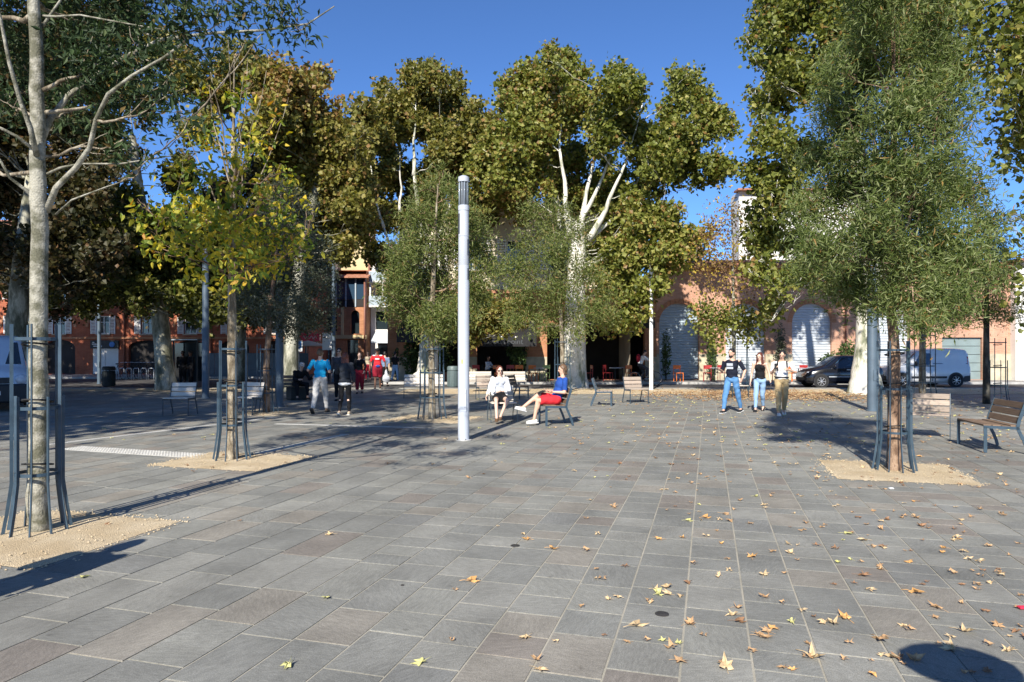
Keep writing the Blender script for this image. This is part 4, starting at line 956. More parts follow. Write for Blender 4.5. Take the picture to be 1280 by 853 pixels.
mb = MB(); mb.box((-29.45, -.2, 10.08), (29.5, .7, .14)); mb.build('eave', M['roof_tile'], bA)
mb = MB(); mb.add([(-44.2, -.5, 10.16), (-14.7, -.5, 10.16), (-14.7, 5, 11.8), (-44.2, 5, 11.8)], [(0, 1, 2, 3)]); mb.build('roof', M['roof_tile'], bA)
# low building strip under trees centre-left (blue boards)
# --- B : houses at the street opening
BY = 55.0
bB = empty('loggia_house', (0, BY, 0), 0, 'brick corner house with a glazed loggia and a tall ochre wall behind', 'building')
x0, x1 = -16.6, -11.75
ops = [(-15.9, -14.6, .1, 2.6), (-13.3, -12.4, .1, 2.6), (-16.1, -15.3, 3.3, 5.0, .4), (-14.9, -14.1, 3.3, 5.0, .4), (-13.0, -12.3, 3.1, 5.0, .35)]
mb = facade(MB(), x0, x1, 0, 5.25, ops, .3); shell(mb, x0, x1, 0, 6, 0, 8.2); mb.build('wall', M['brick_orange'], bB)
for o_ in ops: MB().box(((o_[0] + o_[1]) / 2, .26, (o_[2] + o_[3]) / 2), (o_[1] - o_[0] + .1, .04, o_[3] - o_[2] + .1)).build('window', M['glass'], bB)
MB().prism([(-13.75, 3.0), (-13.55, 3.0), (-13.55, 5.2), (-13.75, 5.2)], -.18, -.01).build('pilaster', M['ochre'], bB)
MB().box(((x0 + x1) / 2, -.05, 2.85), (x1 - x0 + .05, .16, .3)).build('string_course', M['ochre'], bB)
for x_ in np.linspace(x0 + .06, x1 - .06, 7): MB().box((x_, -.02, 6.45), (.1, .12, 2.36)).build('mullion', M['shutter_blue'], bB)
for k in range(6):
    xa = x0 + .06 + (x1 - x0 - .12) * (k + .5) / 6; MB().box((xa, .04, 6.75), (.66, .03, 1.7)).build('pane', M['glass_blue'], bB); MB().box((xa, .04, 5.58), (.66, .05, .6)).build('panel', M['dark_room'], bB)
mb = MB(); mb.add([(x0 - .3, -.6, 7.65), (x1 + .3, -.6, 7.65), (x1 + .3, 2.2, 8.5), (x0 - .3, 2.2, 8.5), (x0 - .3, -.6, 7.55), (x1 + .3, -.6, 7.55), (x1 + .3, 2.2, 8.4), (x0 - .3, 2.2, 8.4)], [(0, 1, 2, 3), (4, 7, 6, 5), (0, 4, 5, 1), (1, 5, 6, 2), (3, 2, 6, 7), (0, 3, 7, 4)]); mb.build('roof', M['roof_tile'], bB)
MB().box((-14.2, 3.2, 10.1), (4.8, 1.9, 3.8)).build('ochre_wall', M['ochre'], bB)
MB().box((-15.0, .8, 8.7), (1.3, .8, .7)).build('roof_box', M['render_white'], bB); MB().box((-11.95, 2.18, 9.4), (.2, .1, 5.2)).build('downpipe', M['pipe'], bB)
MB().tube([(-11.85, -.12, .1), (-11.85, -.12, 7.5)], .08, 8).build('downpipe', M['pipe'], bB)
bH = empty('balcony_house', (0, BY + 1.5, 0), 0, 'white house with two stacked balconies at the end of the street opening', 'building')
x0, x1 = -11.7, -6.5
ops = [(-11.3, -10.2, 3.5, 5.0), (-9.6, -8.6, 3.5, 5.0), (-11.3, -10.0, 5.6, 7.2), (-9.4, -8.4, 5.6, 7.2), (-11.3, -10.0, 8.0, 9.6), (-11.1, -9.1, .1, 2.7)]
mb = facade(MB(), x0, x1, 0, 10.4, ops, .3); shell(mb, x0, x1, 0, 8, 0, 10.4); mb.build('wall', M['render_white'], bH)
for o_ in ops: MB().box(((o_[0] + o_[1]) / 2, .26, (o_[2] + o_[3]) / 2), (o_[1] - o_[0] + .1, .04, o_[3] - o_[2] + .1)).build('window', M['glass'], bH)
for zb in (5.35, 7.35):
    b_ = MB().box((-9.6, -.6, zb), (4.0, 1.2, .14)).build('balcony', M['render_white'], bH)
    MB().box((-9.6, -1.17, zb + .45), (4.0, .05, .75)).build('balcony_panel', M['shutter_blue'], b_)
for x_ in (-11.5, -10.5): MB().box((x_, -1.12, 6.5), (.12, .12, 2.2)).build('balcony_post', M['render_white'], bH)
mb = MB(); mb.add([(-11.3, -.02, 3.3), (-8.6, -.02, 3.3), (-8.3, -1.3, 2.55), (-11.4, -1.3, 2.55), (-8.3, -1.3, 2.35), (-11.4, -1.3, 2.35)], [(3, 2, 1, 0), (3, 5, 4, 2)]); mb.build('shop_awning', M['shutter'], bH)
MB().box((-8.4, -.04, 1.35), (.25, .1, 2.5)).build('door_frame', M['ochre'], bH); MB().box((-7.6, -.05, 1.4), (1.2, .08, 2.6)).build('cream_panel', M['cream'], bH)
MB().box((-9.1, .1, 10.45), (5.5, 1.0, .12)).build('roof', M['roof_tile'], bH)

# ------------------------------------------------------------------ shrubs
def shrub(label, loc, w_, h_, n=900, size=.12, mat='lf_shrub', pot=False, dp=.5):
    r = empty('potted_plant' if pot else 'shrub', (*loc, .08 if loc[1] > 35 else 0), 0, label, 'plant'); z0 = .45 if pot else .05
    if pot: MB().lathe([(.20, 0), (.27, .42), (.29, .45), (.25, .45), (.24, .38)], (0, 0, 0), 14).build('pot', M['pot'], r)
    mb = MB()
    for k in range(7):
        q = random.uniform(0, 6.28); limb((0, 0, z0 - .1), (math.cos(q) * w_ * .3, math.sin(q) * dp * .3, z0 + h_ * random.uniform(.5, .9)), .018, .005, 5, .1, .02, 4, mb)
    mb.build('stem', M['bark_dark'], r)
    v = rng.normal(size=(n, 3)); v /= np.linalg.norm(v, axis=1)[:, None]; v *= (rng.random(n) ** .4)[:, None]
    bump = 1 + .25 * np.sin(v[:, 0] * 7 + loc[0]) * np.cos(v[:, 2] * 6)
    p = v * np.array((w_ / 2, dp / 2, h_ / 2))[None] * bump[:, None] + np.array((0, 0, z0 + h_ / 2))[None]
    leaf_cloud('foliage', p, (0, -.2, .5), size, .6, M[mat], 'broad', r); return r
shrub('leafy climber beside the brick pier left of the orange chairs', (X(646, 37), 37.0), 1.1, 2.4, 1300, .14, 'lf_shrub', True)
shrub('dark climber against the pier left of the blue grey shutter', (X(832, 37.4), 37.3), .5, 2.6, 700, .12)
shrub('narrow green climber between the first two arched shutters', (X(889, 37.5), 37.4), .55, 2.7, 800, .12)
shrub('tall dark cypress shrub behind the man in the white shirt', (X(975, 37.4), 37.3), .55, 3.1, 900, .12, 'lf_olive')
shrub('yellow green bush behind the black car', (X(1058, 37), 36.9), 1.6, 2.1, 1300, .14)
shrub('low bush at the foot of the pink brick wall behind the black car', (X(1035, 37), 37.0), 1.0, 1.5, 700, .14)
shrub('dark bush left of the white plane trunk by the street', (X(518, 37.5), 37.6), 1.5, 2.3, 1300, .15)
shrub('second dark bush against the red brick house', (X(500, 38.5), 38.6), 1.2, 1.9, 1000, .14)
shrub('dark bush right of the white plane trunk left of the lamp', (X(556, 37.5), 37.0), .9, 1.5, 700, .13, 'lf_shrub', True)

# ------------------------------------------------------------------ lamp columns and posts
lp = G(579.5, 550.5)
L0 = empty('lamp_column', (*lp, 0), 0, 'tall light grey round lamp column with a glass top in the middle of the square', 'lamp post')
d0 = lp[1]; zz_ = lambda py: Z(py, d0)
MB().lathe([(.125, 0), (.125, .015), (.106, .02), (.106, zz_(352))], (0, 0, 0), 28).build('lower_column', M['white_metal'], L0)
MB().lathe([(.100, zz_(352)), (.100, zz_(332) - .004)], (0, 0, 0), 28).build('collar', M['white_metal'], L0)
MB().lathe([(.096, zz_(332) - .004), (.098, zz_(332)), (.098, zz_(296) - .004)], (0, 0, 0), 28).build('upper_column', M['white_metal'], L0)
MB().lathe([(.092, zz_(296) - .004), (.092, zz_(296) + .002), (.098, zz_(296) + .002), (.098, zz_(264))], (0, 0, 0), 28).build('upper_column', M['white_metal'], L0)
MB().lathe([(.092, zz_(264)), (.104, zz_(264) + .003), (.104, zz_(258)), (.086, zz_(257))], (0, 0, 0), 28).build('collar', M['white_metal'], L0)
MB().lathe([(.074, zz_(257)), (.074, zz_(228))], (0, 0, 0), 24).build('louvre', M['lens'], L0)
mb = MB()
for k in range(10): mb.tube([(.086 * math.cos(k * .628), .086 * math.sin(k * .628), zz_(258)), (.086 * math.cos(k * .628), .086 * math.sin(k * .628), zz_(227))], .006, 5)
mb.build('glass_tube', M['glass_tube'], L0)
MB().lathe([(.100, zz_(228)), (.103, zz_(226)), (.103, zz_(222)), (.05, zz_(220)), (0, zz_(219.5))], (0, 0, 0), 28).build('cap', M['white_metal'], L0)
for a_, z0, z1_ in ((200, 293, 268), (-14, 320, 300), (-14, 350, 336)):
    mb = MB(); q0 = R(a_); vs = []; n = 8
    for k in range(n + 1):
        q = q0 - .5 + k / n * 1.0
        for z_ in (zz_(z0), zz_(z1_)): vs.append((.1035 * math.cos(q), .1035 * math.sin(q), z_))
    mb.add(vs, [(2 * k, 2 * k + 2, 2 * k + 3, 2 * k + 1) for k in range(n)]); mb.build('light_slot', M['lens'], L0)
MB().box((.0, -.104, .75), (.11, .012, .42), bev=.004).build('access_door', M['white_metal'], L0)
for z_ in (.62, .88): MB().lathe([(.007, 0), (.007, .004)], (0, 0, 0), 8).build('door_screw', M['rust'], L0).location = (.035, -.112, z_)
MB().lathe([(.150, .002), (.150, .012), (.126, .016)], (0, 0, 0), 28).build('base_plate', M['palestone'], L0)
MB().box((-.02, -.1075, zz_(452)), (.03, .004, .08)).build('sticker', M['yellow'], L0)
for q in (0, 1.57, 3.14, 4.71): MB().lathe([(.012, 0), (.012, .02)], (.117 * math.cos(q + .4), .117 * math.sin(q + .4), .012), 6).build('bolt', M['rust'], L0)
def post(label, px, pyb, pyt, r, mat='post', name='lamp_column', band_z=()):
    g = G(px, pyb); t = empty(name, (*g, 0), 0, label, 'lamp post', 'blue grey lamp columns'); zt = Z(pyt, g[1])
    MB().lathe([(r * 1.25, 0), (r * 1.25, .03), (r, .04), (r, zt * .55), (r * .93, zt * .56), (r * .9, zt)], (0, 0, 0), 16).build('column', M[mat], t)
    MB().lathe([(r * .92, zt), (r * .92, zt + .5), (r * .5, zt + .55), (0, zt + .56)], (0, 0, 0), 14).build('lantern', M['lens'], t)
    MB().box((r * .2, -r * 1.0, 1.0), (r * .9, .02, .3)).build('access_door', M[mat], t)
    return t
post('thick blue grey lamp column beside the white plane trunk at the right', 1090, 514, 285, .125)
post('blue grey lamp column behind the yellow leaved tree near the dark seated man', 349.5, 509, 300, .115)
post('blue grey lamp column between the left bench and the yellow tree', 257, 498, 330, .12)
post('slim lamp column in front of the white shop doors at the far left', 124, 480, 250, .09)
p = post('pale slim pole with the cyclist passing behind it', 814, 488, 352, .085, 'paint_white')
post('grey pole between the two walkers in the street opening', 417, 478, 330, .11)
# parking sign
g = G(373, 476); t = empty('parking_sign', (*g, 0), 0, 'blue parking sign on a thin white pole left of the street', 'sign')
d0 = g[1]
MB().tube([(0, 0, 0), (0, 0, Z(385, d0))], .045, 10).build('pole', M['paint_white'], t)
MB().box((0, -.06, Z(433, d0)), (.50, .02, .62)).build('sign_border', M['paint_white'], t); MB().box((0, -.075, Z(431, d0)), (.40, .02, .42)).build('sign_panel', M['sign_blue'], t)
text('P', .38, (0, -.09, Z(436, d0) - .02), 'paint_white', t)
# parasol with red sign
g = (X(385, 42), 42); t = empty('cafe_parasol', (*g, 0), 0, 'pale flat parasol beneath a red shop sign at the street corner', 'parasol')
mb = MB(); zp = Z(429, 42); mb.lathe([(1.35, zp - .2), (1.4, zp - .17), (.7, zp), (0, zp + .16)], (0, 0, 0), 8); mb.build('canopy', M['cream'], t); MB().tube([(0, 0, 0), (0, 0, zp)], .03, 8).build('pole', M['steel'], t)
rs_ = empty('shop_sign', (X(388, 44), 44, 0), 0, 'bright red hanging shop sign above the pale parasol', 'sign'); MB().box((0, 0, Z(422, 44)), (1.25, .2, .55), bev=.03).build('panel', M['sign_red'], rs_); MB().tube([(-.45 + .05 * k_, -.11, Z(422, 44) + .09 * math.sin(k_ * 1.3)) for k_ in range(19)], .018, 5).build('white_script', M['paint_white'], rs_); MB().box((-.3, .02, Z(422, 44) / 2), (.08, .08, Z(422, 44) - .5)).build('pole', M['steel'], rs_)
# street notice boxes by the pole
g = (X(411, 39), 39.0); t = empty('notice_board', (*g, 0), 0, 'pale double notice box beside the grey pole in the street opening', 'sign')
MB().box((0, 0, Z(427, 39)), (.7, .15, 1.0), bev=.02).build('box', M['render_white'], t); MB().tube([(0, 0, 0), (0, 0, 1.8)], .04, 8).build('pole', M['steel'], t)
# bins
def bin_(label, px, py, r, h, mat):
    g = G(px, py); t = empty('litter_bin', (*g, 0), 0, label, 'bin')
    mb = MB(); mb.lathe([(r * .92, 0), (r, .03), (r, h * .78)], (0, 0, 0), 20)
    for k in range(20): mb.box((math.cos(k * .314) * r * 1.02, math.sin(k * .314) * r * 1.02, h * .4), (.02, .03, h * .7), rz=k * .314)
    mb.build('body', M[mat], t); MB().lathe([(r * 1.08, h * .80), (r * 1.08, h * .93), (r * .9, h), (0, h * 1.01)], (0, 0, 0), 20).build('lid', M[mat], t)
bin_('green grey cylindrical litter bin left of the lamp column', 566, 484, .25, .98, 'bin')
bin_('dark litter bin in the shade beside the white shop doors', 136, 483, .27, .95, 'bin_dark')

# ------------------------------------------------------------------ seats
slat_n = [0]
def make_seat(wd, wood, label=None, group='slatted seats and benches on the square'):
    """faces -y at rest; origin on the ground below the middle of the seat"""
    t = empty('bench' if wd > 1 else 'seat', (0, 0, 0), 0, label, 'bench', group)
    me = MB().box((0, 0, 0), (wd - .06, .118, .03), bev=.004).mesh('seat_slat', M[wood])
    for k, y in enumerate((-.215, -.085, .045, .17)):
        o = link('seat_slat', me, None, t); o.location = (0, y, .445 - .012 * (k == 2) + .004 * (k == 0))
    me2 = MB().box((0, 0, 0), (wd - .06, .026, .105), bev=.004).mesh('back_slat', M[wood])
    for k in range(3):
        o = link('back_slat', me2, None, t); o.location = (0, .235 + .036 * k, .53 + .122 * k); o.rotation_euler = (R(-16), 0, 0)
    for s in (-1, 1):
        x = s * (wd / 2 - .02)
        mb = MB(); mb.bar((x, -.25, 0), (x, -.25, .43), .012, .05, (0, 1, 0)); mb.build('leg', M['steel'], t)
        mb = MB(); pr = [(.36, 0), (.335, .10), (.29, .22), (.235, .34), (.205, .42)]
        for (ya, za), (yb, zb) in zip(pr, pr[1:]): mb.bar((x, ya, za), (x, yb, zb + .006), .012, .05, (0, 1, 0))
        mb.build('leg', M['steel'], t)
        mb = MB(); mb.bar((x, -.275, .425), (x, .23, .412), .012, .045, (0, 0, 1)); mb.build('side_rail', M['steel'], t)
        mb = MB(); pr = [(.205, .42), (.235, .55), (.285, .70), (.325, .83)]
        for (ya, za), (yb, zb) in zip(pr, pr[1:]): mb.bar((x, ya, za), (x, yb, zb + .004), .012, .05, (0, 1, 0))
        mb.build('back_post', M['steel'], t)
    return t
protos = {}
def seat(px, py, rz, wd=.62, wood='wood', label=''):
    key = (wd, wood); g = G(px, py)
    if key in protos: t = copy_tree(protos[key])
    else: t = make_seat(wd, wood); protos[key] = t
    t.location = (g[0], g[1], .004); t.rotation_euler = (0, 0, R(rz)); t['label'] = label
    t['category'] = 'bench'
    return t
seat(1163, 547, -33, .68, 'wood', 'empty slatted seat just right of the foreground tree guard')
seat(1235, 561.5, -104, 1.15, 'wood_dark', 'empty brown slatted bench turned to the left nearest the right edge')
seat(628, 527, 10, .66, 'wood_pale', 'pale slatted seat under the woman in the white cardigan')
seat(692, 531, -78, .66, 'wood_dark', 'slatted seat under the man in the blue shirt and red shorts')
seat(754, 507, 80, .62, 'wood', 'empty seat turned to the right beyond the man in red shorts')
seat(795, 504, 14, .66, 'wood', 'empty slatted seat facing the camera left of the pale pole')
seat(530, 498, 8, 1.45, 'wood_pale', 'long pale bench behind the guarded tree left of the lamp column')
seat(224.5, 519, 4, .68, 'wood_pale', 'slatted seat on its own left of the yellow leaved tree')
seat(309, 518, -12, .68, 'wood_pale', 'slatted seat half hidden behind the yellow leaved tree')
seat(921, 498, 12, .66, 'wood_pale', 'pale slatted seat behind the man in the black shirt')
seat(608, 500, 14, .66, 'wood', 'brown slatted seat just behind the woman in the white cardigan')
seat(600, 490, 5, 1.0, 'wood_pale', 'pale bench in the row before the cafe, left of the seated woman')
seat(643, 490, 5, 1.0, 'wood_pale', 'pale topped bench behind the head of the seated woman')
seat(647, 499, 60, .66, 'wood_dark', 'dark slatted seat turned away between the two seated people')
seat(352, 500, 20, 1.2, 'wood_dark', 'dark bench in the shade under the seated man with a grey cap')

# ------------------------------------------------------------------ cafe furniture
def cafe_chair(mat):
    t = empty('cafe_chair', (0, 0, 0), 0, None, 'chair', 'coloured chairs on the cafe terraces')
    MB().box((0, 0, .45), (.42, .42, .035), bev=.008).build('seat', M[mat], t)
    MB().box((0, .2, .76), (.42, .03, .20), bev=.008).build('backrest', M[mat], t)
    me = MB().bar((0, 0, 0), (0, 0, .445), .028, .028).mesh('leg', M[mat])
    for sx, sy in ((-1, -1), (1, -1), (-1, 1), (1, 1)): o = link('leg', me, None, t); o.location = (sx * .185, sy * .185, 0)
    me = MB().bar((0, 0, .46), (0, 0, .68), .026, .026).mesh('back_post', M[mat])
    for sx in (-1, 1): o = link('back_post', me, None, t); o.location = (sx * .18, .2, 0)
    return t
cp = {}
def chair(px, d, rz, mat, label):
    if mat in cp: t = copy_tree(cp[mat])
    else: t = cafe_chair(mat); cp[mat] = t
    t.location = (X(px, d), d, .084 if d > 35.25 else -.012); t.rotation_euler = (0, 0, R(rz)); t['label'] = label; return t
for a in [(848, 36.0, 10, 'orange', 'bright orange chair alone before the blue grey roller shutter'), (667, 35.9, 20, 'orange', 'orange chair right of the climber and left of the lime one'), (681, 36.2, -30, 'lime', 'lime green backed chair beside the orange one'),
          (789, 35.9, 30, 'orange', 'orange chair with the cyclist beside it'), (735, 36.0, -80, 'red', 'red chair just right of the white plane trunk'), (760, 36.3, 60, 'red', 'dark red chair at the table inside the wide black awning'),
          (884, 36.2, 170, 'red', 'dark red chair left of the narrow climber between the shutters'), (903, 36.2, 0, 'red', 'dark red chair behind the man in the black shirt'), (990, 36.0, 20, 'orange', 'orange chair just right of the man in the white shirt'),
          (1003, 36.3, -40, 'red', 'dark red chair between the white shirted man and the black car'), (972, 36.4, 10, 'red', 'dark red chair hidden behind the man in the white shirt'), (622, 35.9, 15, 'orange', 'orange chair behind the cafe customer in white'),
          (637, 36.3, -10, 'red', 'red chair in the row above the benches'), (650, 36.1, 10, 'orange', 'orange chair at the right end of the row above the benches'), (642, 36.7, 0, 'orange', 'orange chair at the back of the lettered awning terrace'), (593, 36.2, -20, 'red', 'red chair left of the cafe customer, by the lamp column')]:
    chair(*a)
tp = None
for px, d, lab in ((674, 35.7, 'small round table between the orange and the lime chair'), (769, 36.0, 'small table in the shade under the wide black awning'), (893, 36.1, 'small dark table between the two dark red chairs'), (998, 35.7, 'small table beside the bonnet of the black car'), (613, 36.6, 'small table in front of the cafe customer'), (778, 36.6, 'small table behind the cyclist')):
    if tp is None:
        tp = empty('cafe_table', (0, 0, 0), 0, None, 'table', 'small round tables on the cafe terraces')
        MB().lathe([(.30, .70), (.31, .71), (.31, .73), (0, .731)], (0, 0, 0), 20).build('tabletop', M['shutter'], tp); MB().lathe([(.20, 0), (.18, .02), (.03, .04), (.025, .70)], (0, 0, 0), 12).build('pedestal', M['bin_dark'], tp); t = tp
    else: t = copy_tree(tp)
    t.location = (X(px, d), d, .084); t['label'] = lab

# ------------------------------------------------------------------ vehicles
def wheel(parent, x, y, r, wd=.2, side=1):
    tt = MB().lathe([(r * .62, -wd / 2), (r * .95, -wd / 2), (r, -wd / 3), (r, wd / 3), (r * .95, wd / 2), (r * .62, wd / 2)], (0, 0, 0), 28).build('tyre', M['tyre'], parent)
    wh = tt; wh.location = (x, y, r); wh.rotation_euler = (R(90), 0, 0)
    mb = MB(); mb.lathe([(r * .66, -.01), (r * .66, .02), (r * .58, .0), (r * .55, -.02), (.01, -.02)], (0, 0, 0), 24)
    for k in range(7):
        q = k * 2 * math.pi / 7; mb.bar((r * .08 * math.cos(q), r * .08 * math.sin(q), .012), (r * .6 * math.cos(q), r * .6 * math.sin(q), .006), .02, r * .16, (0, 0, 1))
    mb.lathe([(r * .16, 0), (r * .14, .03), (0, .032)], (0, 0, 0), 12)
    rm = mb.build('rim', M['rim'], wh); rm.location = (0, 0, wd / 2 - .012) if side < 0 else (0, 0, -wd / 2 + .012)
    if side > 0: rm.rotation_euler = (R(180), 0, 0)
    return wh
def car(name, label, cat, st, paint, wheels, wr, glasses, extras=None):
    """st: stations (x, zlow, zbelt, zroof, wbelt, wroof); length along x, front at -x"""
    t = empty(name, (0, 0, 0), 0, label, cat)
    def ring(s):
        x, zl, zb, zr, wb, wt = s
        zm = (zl + zb) / 2
        half = [(wb * .90, zl), (wb * .985, zl + (zb - zl) * .25), (wb * 1.0, zm), (wb * .985, zb - .03), (wb * .955, zb), (wt + (wb * .955 - wt) * .5, (zb + zr) / 2), (wt * 1.0, zr - .05), (wt * .86, zr - .01), (wt * .4, zr + .015)]
        return [(x, -a, b) for a, b in half] + [(x, a, b) for a, b in reversed(half)]
    rings = [ring(s) for s in st]; n = len(rings[0]); vs = [p for r_ in rings for p in r_]; fs = []
    for i in range(len(rings) - 1):
        for k in range(n):
            l = (k + 1) % n; fs.append((i * n + k, i * n + l, i * n + n + l, i * n + n + k))
    fs.append(tuple(range(n))); fs.append(tuple(range(len(rings) * n - 1, (len(rings) - 1) * n - 1, -1)))
    mb = MB(); mb.add(vs, fs, True); me = mb.mesh('body', paint)
    bm = bmesh.new(); bm.from_mesh(me); bmesh.ops.recalc_face_normals(bm, faces=bm.faces); bm.to_mesh(me); bm.free()
    body = link('body', me, None, t)
    def at(x, z):
        for a, b in zip(st, st[1:]):
            if a[0] <= x <= b[0]:
                q = (x - a[0]) / (b[0] - a[0] + 1e-9); v = [a[i] + (b[i] - a[i]) * q for i in range(6)]; break
        else: v = st[0] if x < st[0][0] else st[-1]
        _, zl, zb, zr, wb, wt = v
        if z <= zb: return wb * (.955 + .045 * min(1, (zb - z) / .3))
        q = min(1, (z - zb) / max(.05, zr - .05 - zb)); return wb * .955 + (wt - wb * .955) * q
    def side_panel(nm, poly, mat, off=.008, par=None):
        for s in (-1, 1):
            m_ = MB(); k = len(poly); vs = [(x, s * (at(x, z) + off), z) for x, z in poly] + [(x, s * (at(x, z) - .03), z) for x, z in poly]
            fs = [tuple(range(k)), tuple(range(2 * k - 1, k - 1, -1))] + [(i + k, (i + 1) % k + k, (i + 1) % k, i) for i in range(k)]
            m_.add(vs, fs if s < 0 else [f[::-1] for f in fs]); m_.build(nm, mat, par or t)
    for nm, poly, mt in glasses: side_panel(nm, poly, M[mt])
    for s in (-1, 1):
        for x in wheels:
            wb = at(x, wr); mbx = MB(); mbx.lathe([(wr * 1.14, 0), (wr * 1.14, .02), (0, .021)], (0, 0, 0), 28); o = mbx.build('wheel_arch', M['plastic_black'], t)
            o.location = (x, s * (wb + .003), wr + .02); o.rotation_euler = (R(90) * (1 if s < 0 else -1), 0, 0)
            wheel(t, x, s * (wb - .06), wr, .19, s)
    return t, at, side_panel
# black city car, front to the left
st = [(-1.80, .30, .55, .62, .60, .52), (-1.72, .22, .66, .74, .72, .58), (-1.5, .20, .76, .86, .79, .62), (-1.15, .19, .86, .96, .82, .64), (-.88, .19, .92, 1.02, .83, .66), (-.35, .19, .94, 1.40, .83, .60), (0, .19, .95, 1.49, .83, .60), (.5, .19, .96, 1.49, .83, .60), (1.0, .19, .97, 1.44, .82, .58), (1.4, .20, .97, 1.30, .80, .56), (1.62, .22, .92, 1.05, .76, .56), (1.74, .28, .75, .82, .68, .54)]
t, at, sp = car('city_car', 'small black rounded city car parked before the pink brick wall', 'car', st, M['car_black'], (-1.15, 1.15), .30,
    [('window', [(-.62, .98), (.25, 1.0), (.25, 1.38), (-.22, 1.36)], 'glass_blue'), ('window', [(.32, 1.0), (1.1, 1.02), (.95, 1.28), (.6, 1.37), (.32, 1.38)], 'glass_blue'), ('trim', [(-.8, .50), (.85, .50), (.85, .53), (-.8, .53)], 'shutter')])
m_ = MB(); m_.add([(-.84, -.6, 1.045), (-.84, .6, 1.045), (-.37, .52, 1.39), (-.37, -.52, 1.39)], [(0, 3, 2, 1)]); m_.build('windscreen', M['glass_blue'], t)
for s in (-1, 1): MB().sphere((-1.62, s * .58, .66), (.12, .12, .10), 12, 8).build('headlight', M['lamp_clear'], t); MB().sphere((1.62, s * .6, .80), (.07, .10, .14), 10, 6).build('tail_lamp', M['lamp_red'], t); MB().sphere((-.55, s * .92, 1.0), (.07, .10, .07), 10, 6).build('wing_mirror', M['car_black'], t); m_ = MB(); m_.bar((.0, s * .845, .84), (.16, s * .845, .84), .02, .03); m_.build('handle', M['rim'], t)
MB().box((-1.78, 0, .40), (.06, 1.1, .16), bev=.02).build('bumper', M['plastic_black'], t)
t.location = (X(1054, 31.9), 32.3, -.02); t.rotation_euler = (0, 0, R(-3))
# silver van, front to the left
st = [(-1.95, .30, .62, .70, .70, .62), (-1.85, .24, .76, .86, .82, .68), (-1.6, .22, .86, .98, .85, .70), (-1.2, .20, .93, 1.06, .87, .72), (-1.0, .20, .98, 1.12, .88, .74), (-.45, .20, 1.0, 1.66, .88, .68), (-.1, .20, 1.0, 1.78, .88, .68), (.6, .20, 1.0, 1.83, .88, .70), (1.4, .20, 1.0, 1.83, .88, .70), (1.85, .22, 1.0, 1.79, .87, .69), (1.98, .26, .98, 1.66, .86, .68), (2.02, .32, .95, 1.5, .84, .66)]
t, at, sp = car('silver_van', 'silver blue panel van parked behind the slim right hand trees', 'van', st, M['car_silver'], (-1.3, 1.28), .32,
    [('window', [(-.72, 1.05), (.12, 1.05), (.12, 1.60), (-.32, 1.60)], 'glass_blue'), ('moulding', [(.2, 1.10), (1.9, 1.10), (1.9, 1.13), (.2, 1.13)], 'glass_blue'), ('door_seam', [(.16, .30), (.175, .30), (.175, 1.68), (.16, 1.68)], 'plastic_black'), ('trim', [(-.85, .42), (.85, .42), (.85, .52), (-.85, .52)], 'plastic_black'), ('tail_lamp', [(1.90, .85), (2.0, .85), (1.97, 1.45), (1.90, 1.45)], 'lamp_red'), ('rear_bumper', [(1.62, .26), (2.0, .28), (2.0, .55), (1.7, .52)], 'plastic_black')])
m_ = MB(); m_.add([(-.97, -.66, 1.15), (-.97, .66, 1.15), (-.47, .6, 1.64), (-.47, -.6, 1.64)], [(0, 3, 2, 1)]); m_.build('windscreen', M['glass_blue'], t)
for s in (-1, 1): MB().sphere((-1.78, s * .66, .76), (.14, .14, .12), 12, 8).build('headlight', M['lamp_clear'], t); MB().sphere((-.7, s * .98, 1.12), (.07, .10, .12), 10, 6).build('wing_mirror', M['plastic_black'], t)
MB().box((-1.92, 0, .42), (.10, 1.4, .24), bev=.03).build('bumper', M['plastic_black'], t)
t.location = (X(1147, 33), 33.0, -.02); t.rotation_euler = (0, 0, R(2))
# white van at the left edge, nose towards the camera and right
st = [(-2.45, .34, .60, .66, .78, .66), (-2.38, .26, .80, .90, .90, .74), (-2.1, .24, 1.0, 1.12, .95, .76), (-1.6, .22, 1.08, 1.22, .97, .80), (-1.45, .22, 1.12, 1.28, .98, .82), (-.70, .22, 1.16, 1.95, .98, .78), (-.3, .22, 1.16, 2.10, .98, .80), (.5, .22, 1.16, 2.15, .98, .82), (2.2, .22, 1.16, 2.15, .98, .82), (2.45, .26, 1.1, 2.08, .96, .80)]
t, at, sp = car('white_van', 'white delivery van nosing in behind the pale tree at the left edge', 'van', st, M['car_white'], (-1.65, 1.5), .34,
    [('window', [(-1.15, 1.22), (-.05, 1.22), (-.05, 1.85), (-.62, 1.85)], 'glass'), ('trim', [(-1.1, .45), (1.0, .45), (1.0, .58), (-1.1, .58)], 'plastic_black')])
m_ = MB(); m_.add([(-1.44, -.76, 1.30), (-1.44, .76, 1.30), (-.72, .70, 1.93), (-.72, -.70, 1.93)], [(0, 3, 2, 1)]); m_.build('windscreen', M['glass'], t)
MB().box((-2.40, 0, .50), (.24, 1.84, .52), bev=.05).build('bumper', M['plastic_black'], t); MB().box((-2.47, 0, .86), (.04, 1.0, .16), bev=.01).build('grille', M['plastic_black'], t)
MB().box((-2.53, 0, .52), (.015, .52, .11)).build('number_plate', M['plate'], t)
for s in (-1, 1): MB().sphere((-2.30, s * .72, .86), (.16, .18, .16), 12, 8).build('headlight', M['lamp_clear'], t); MB().box((-1.2, s * 1.12, 1.38), (.12, .2, .26), bev=.03).build('wing_mirror', M['plastic_black'], t)
t.location = (-15.75, 20.5, .0); t.rotation_euler = (0, 0, R(128))

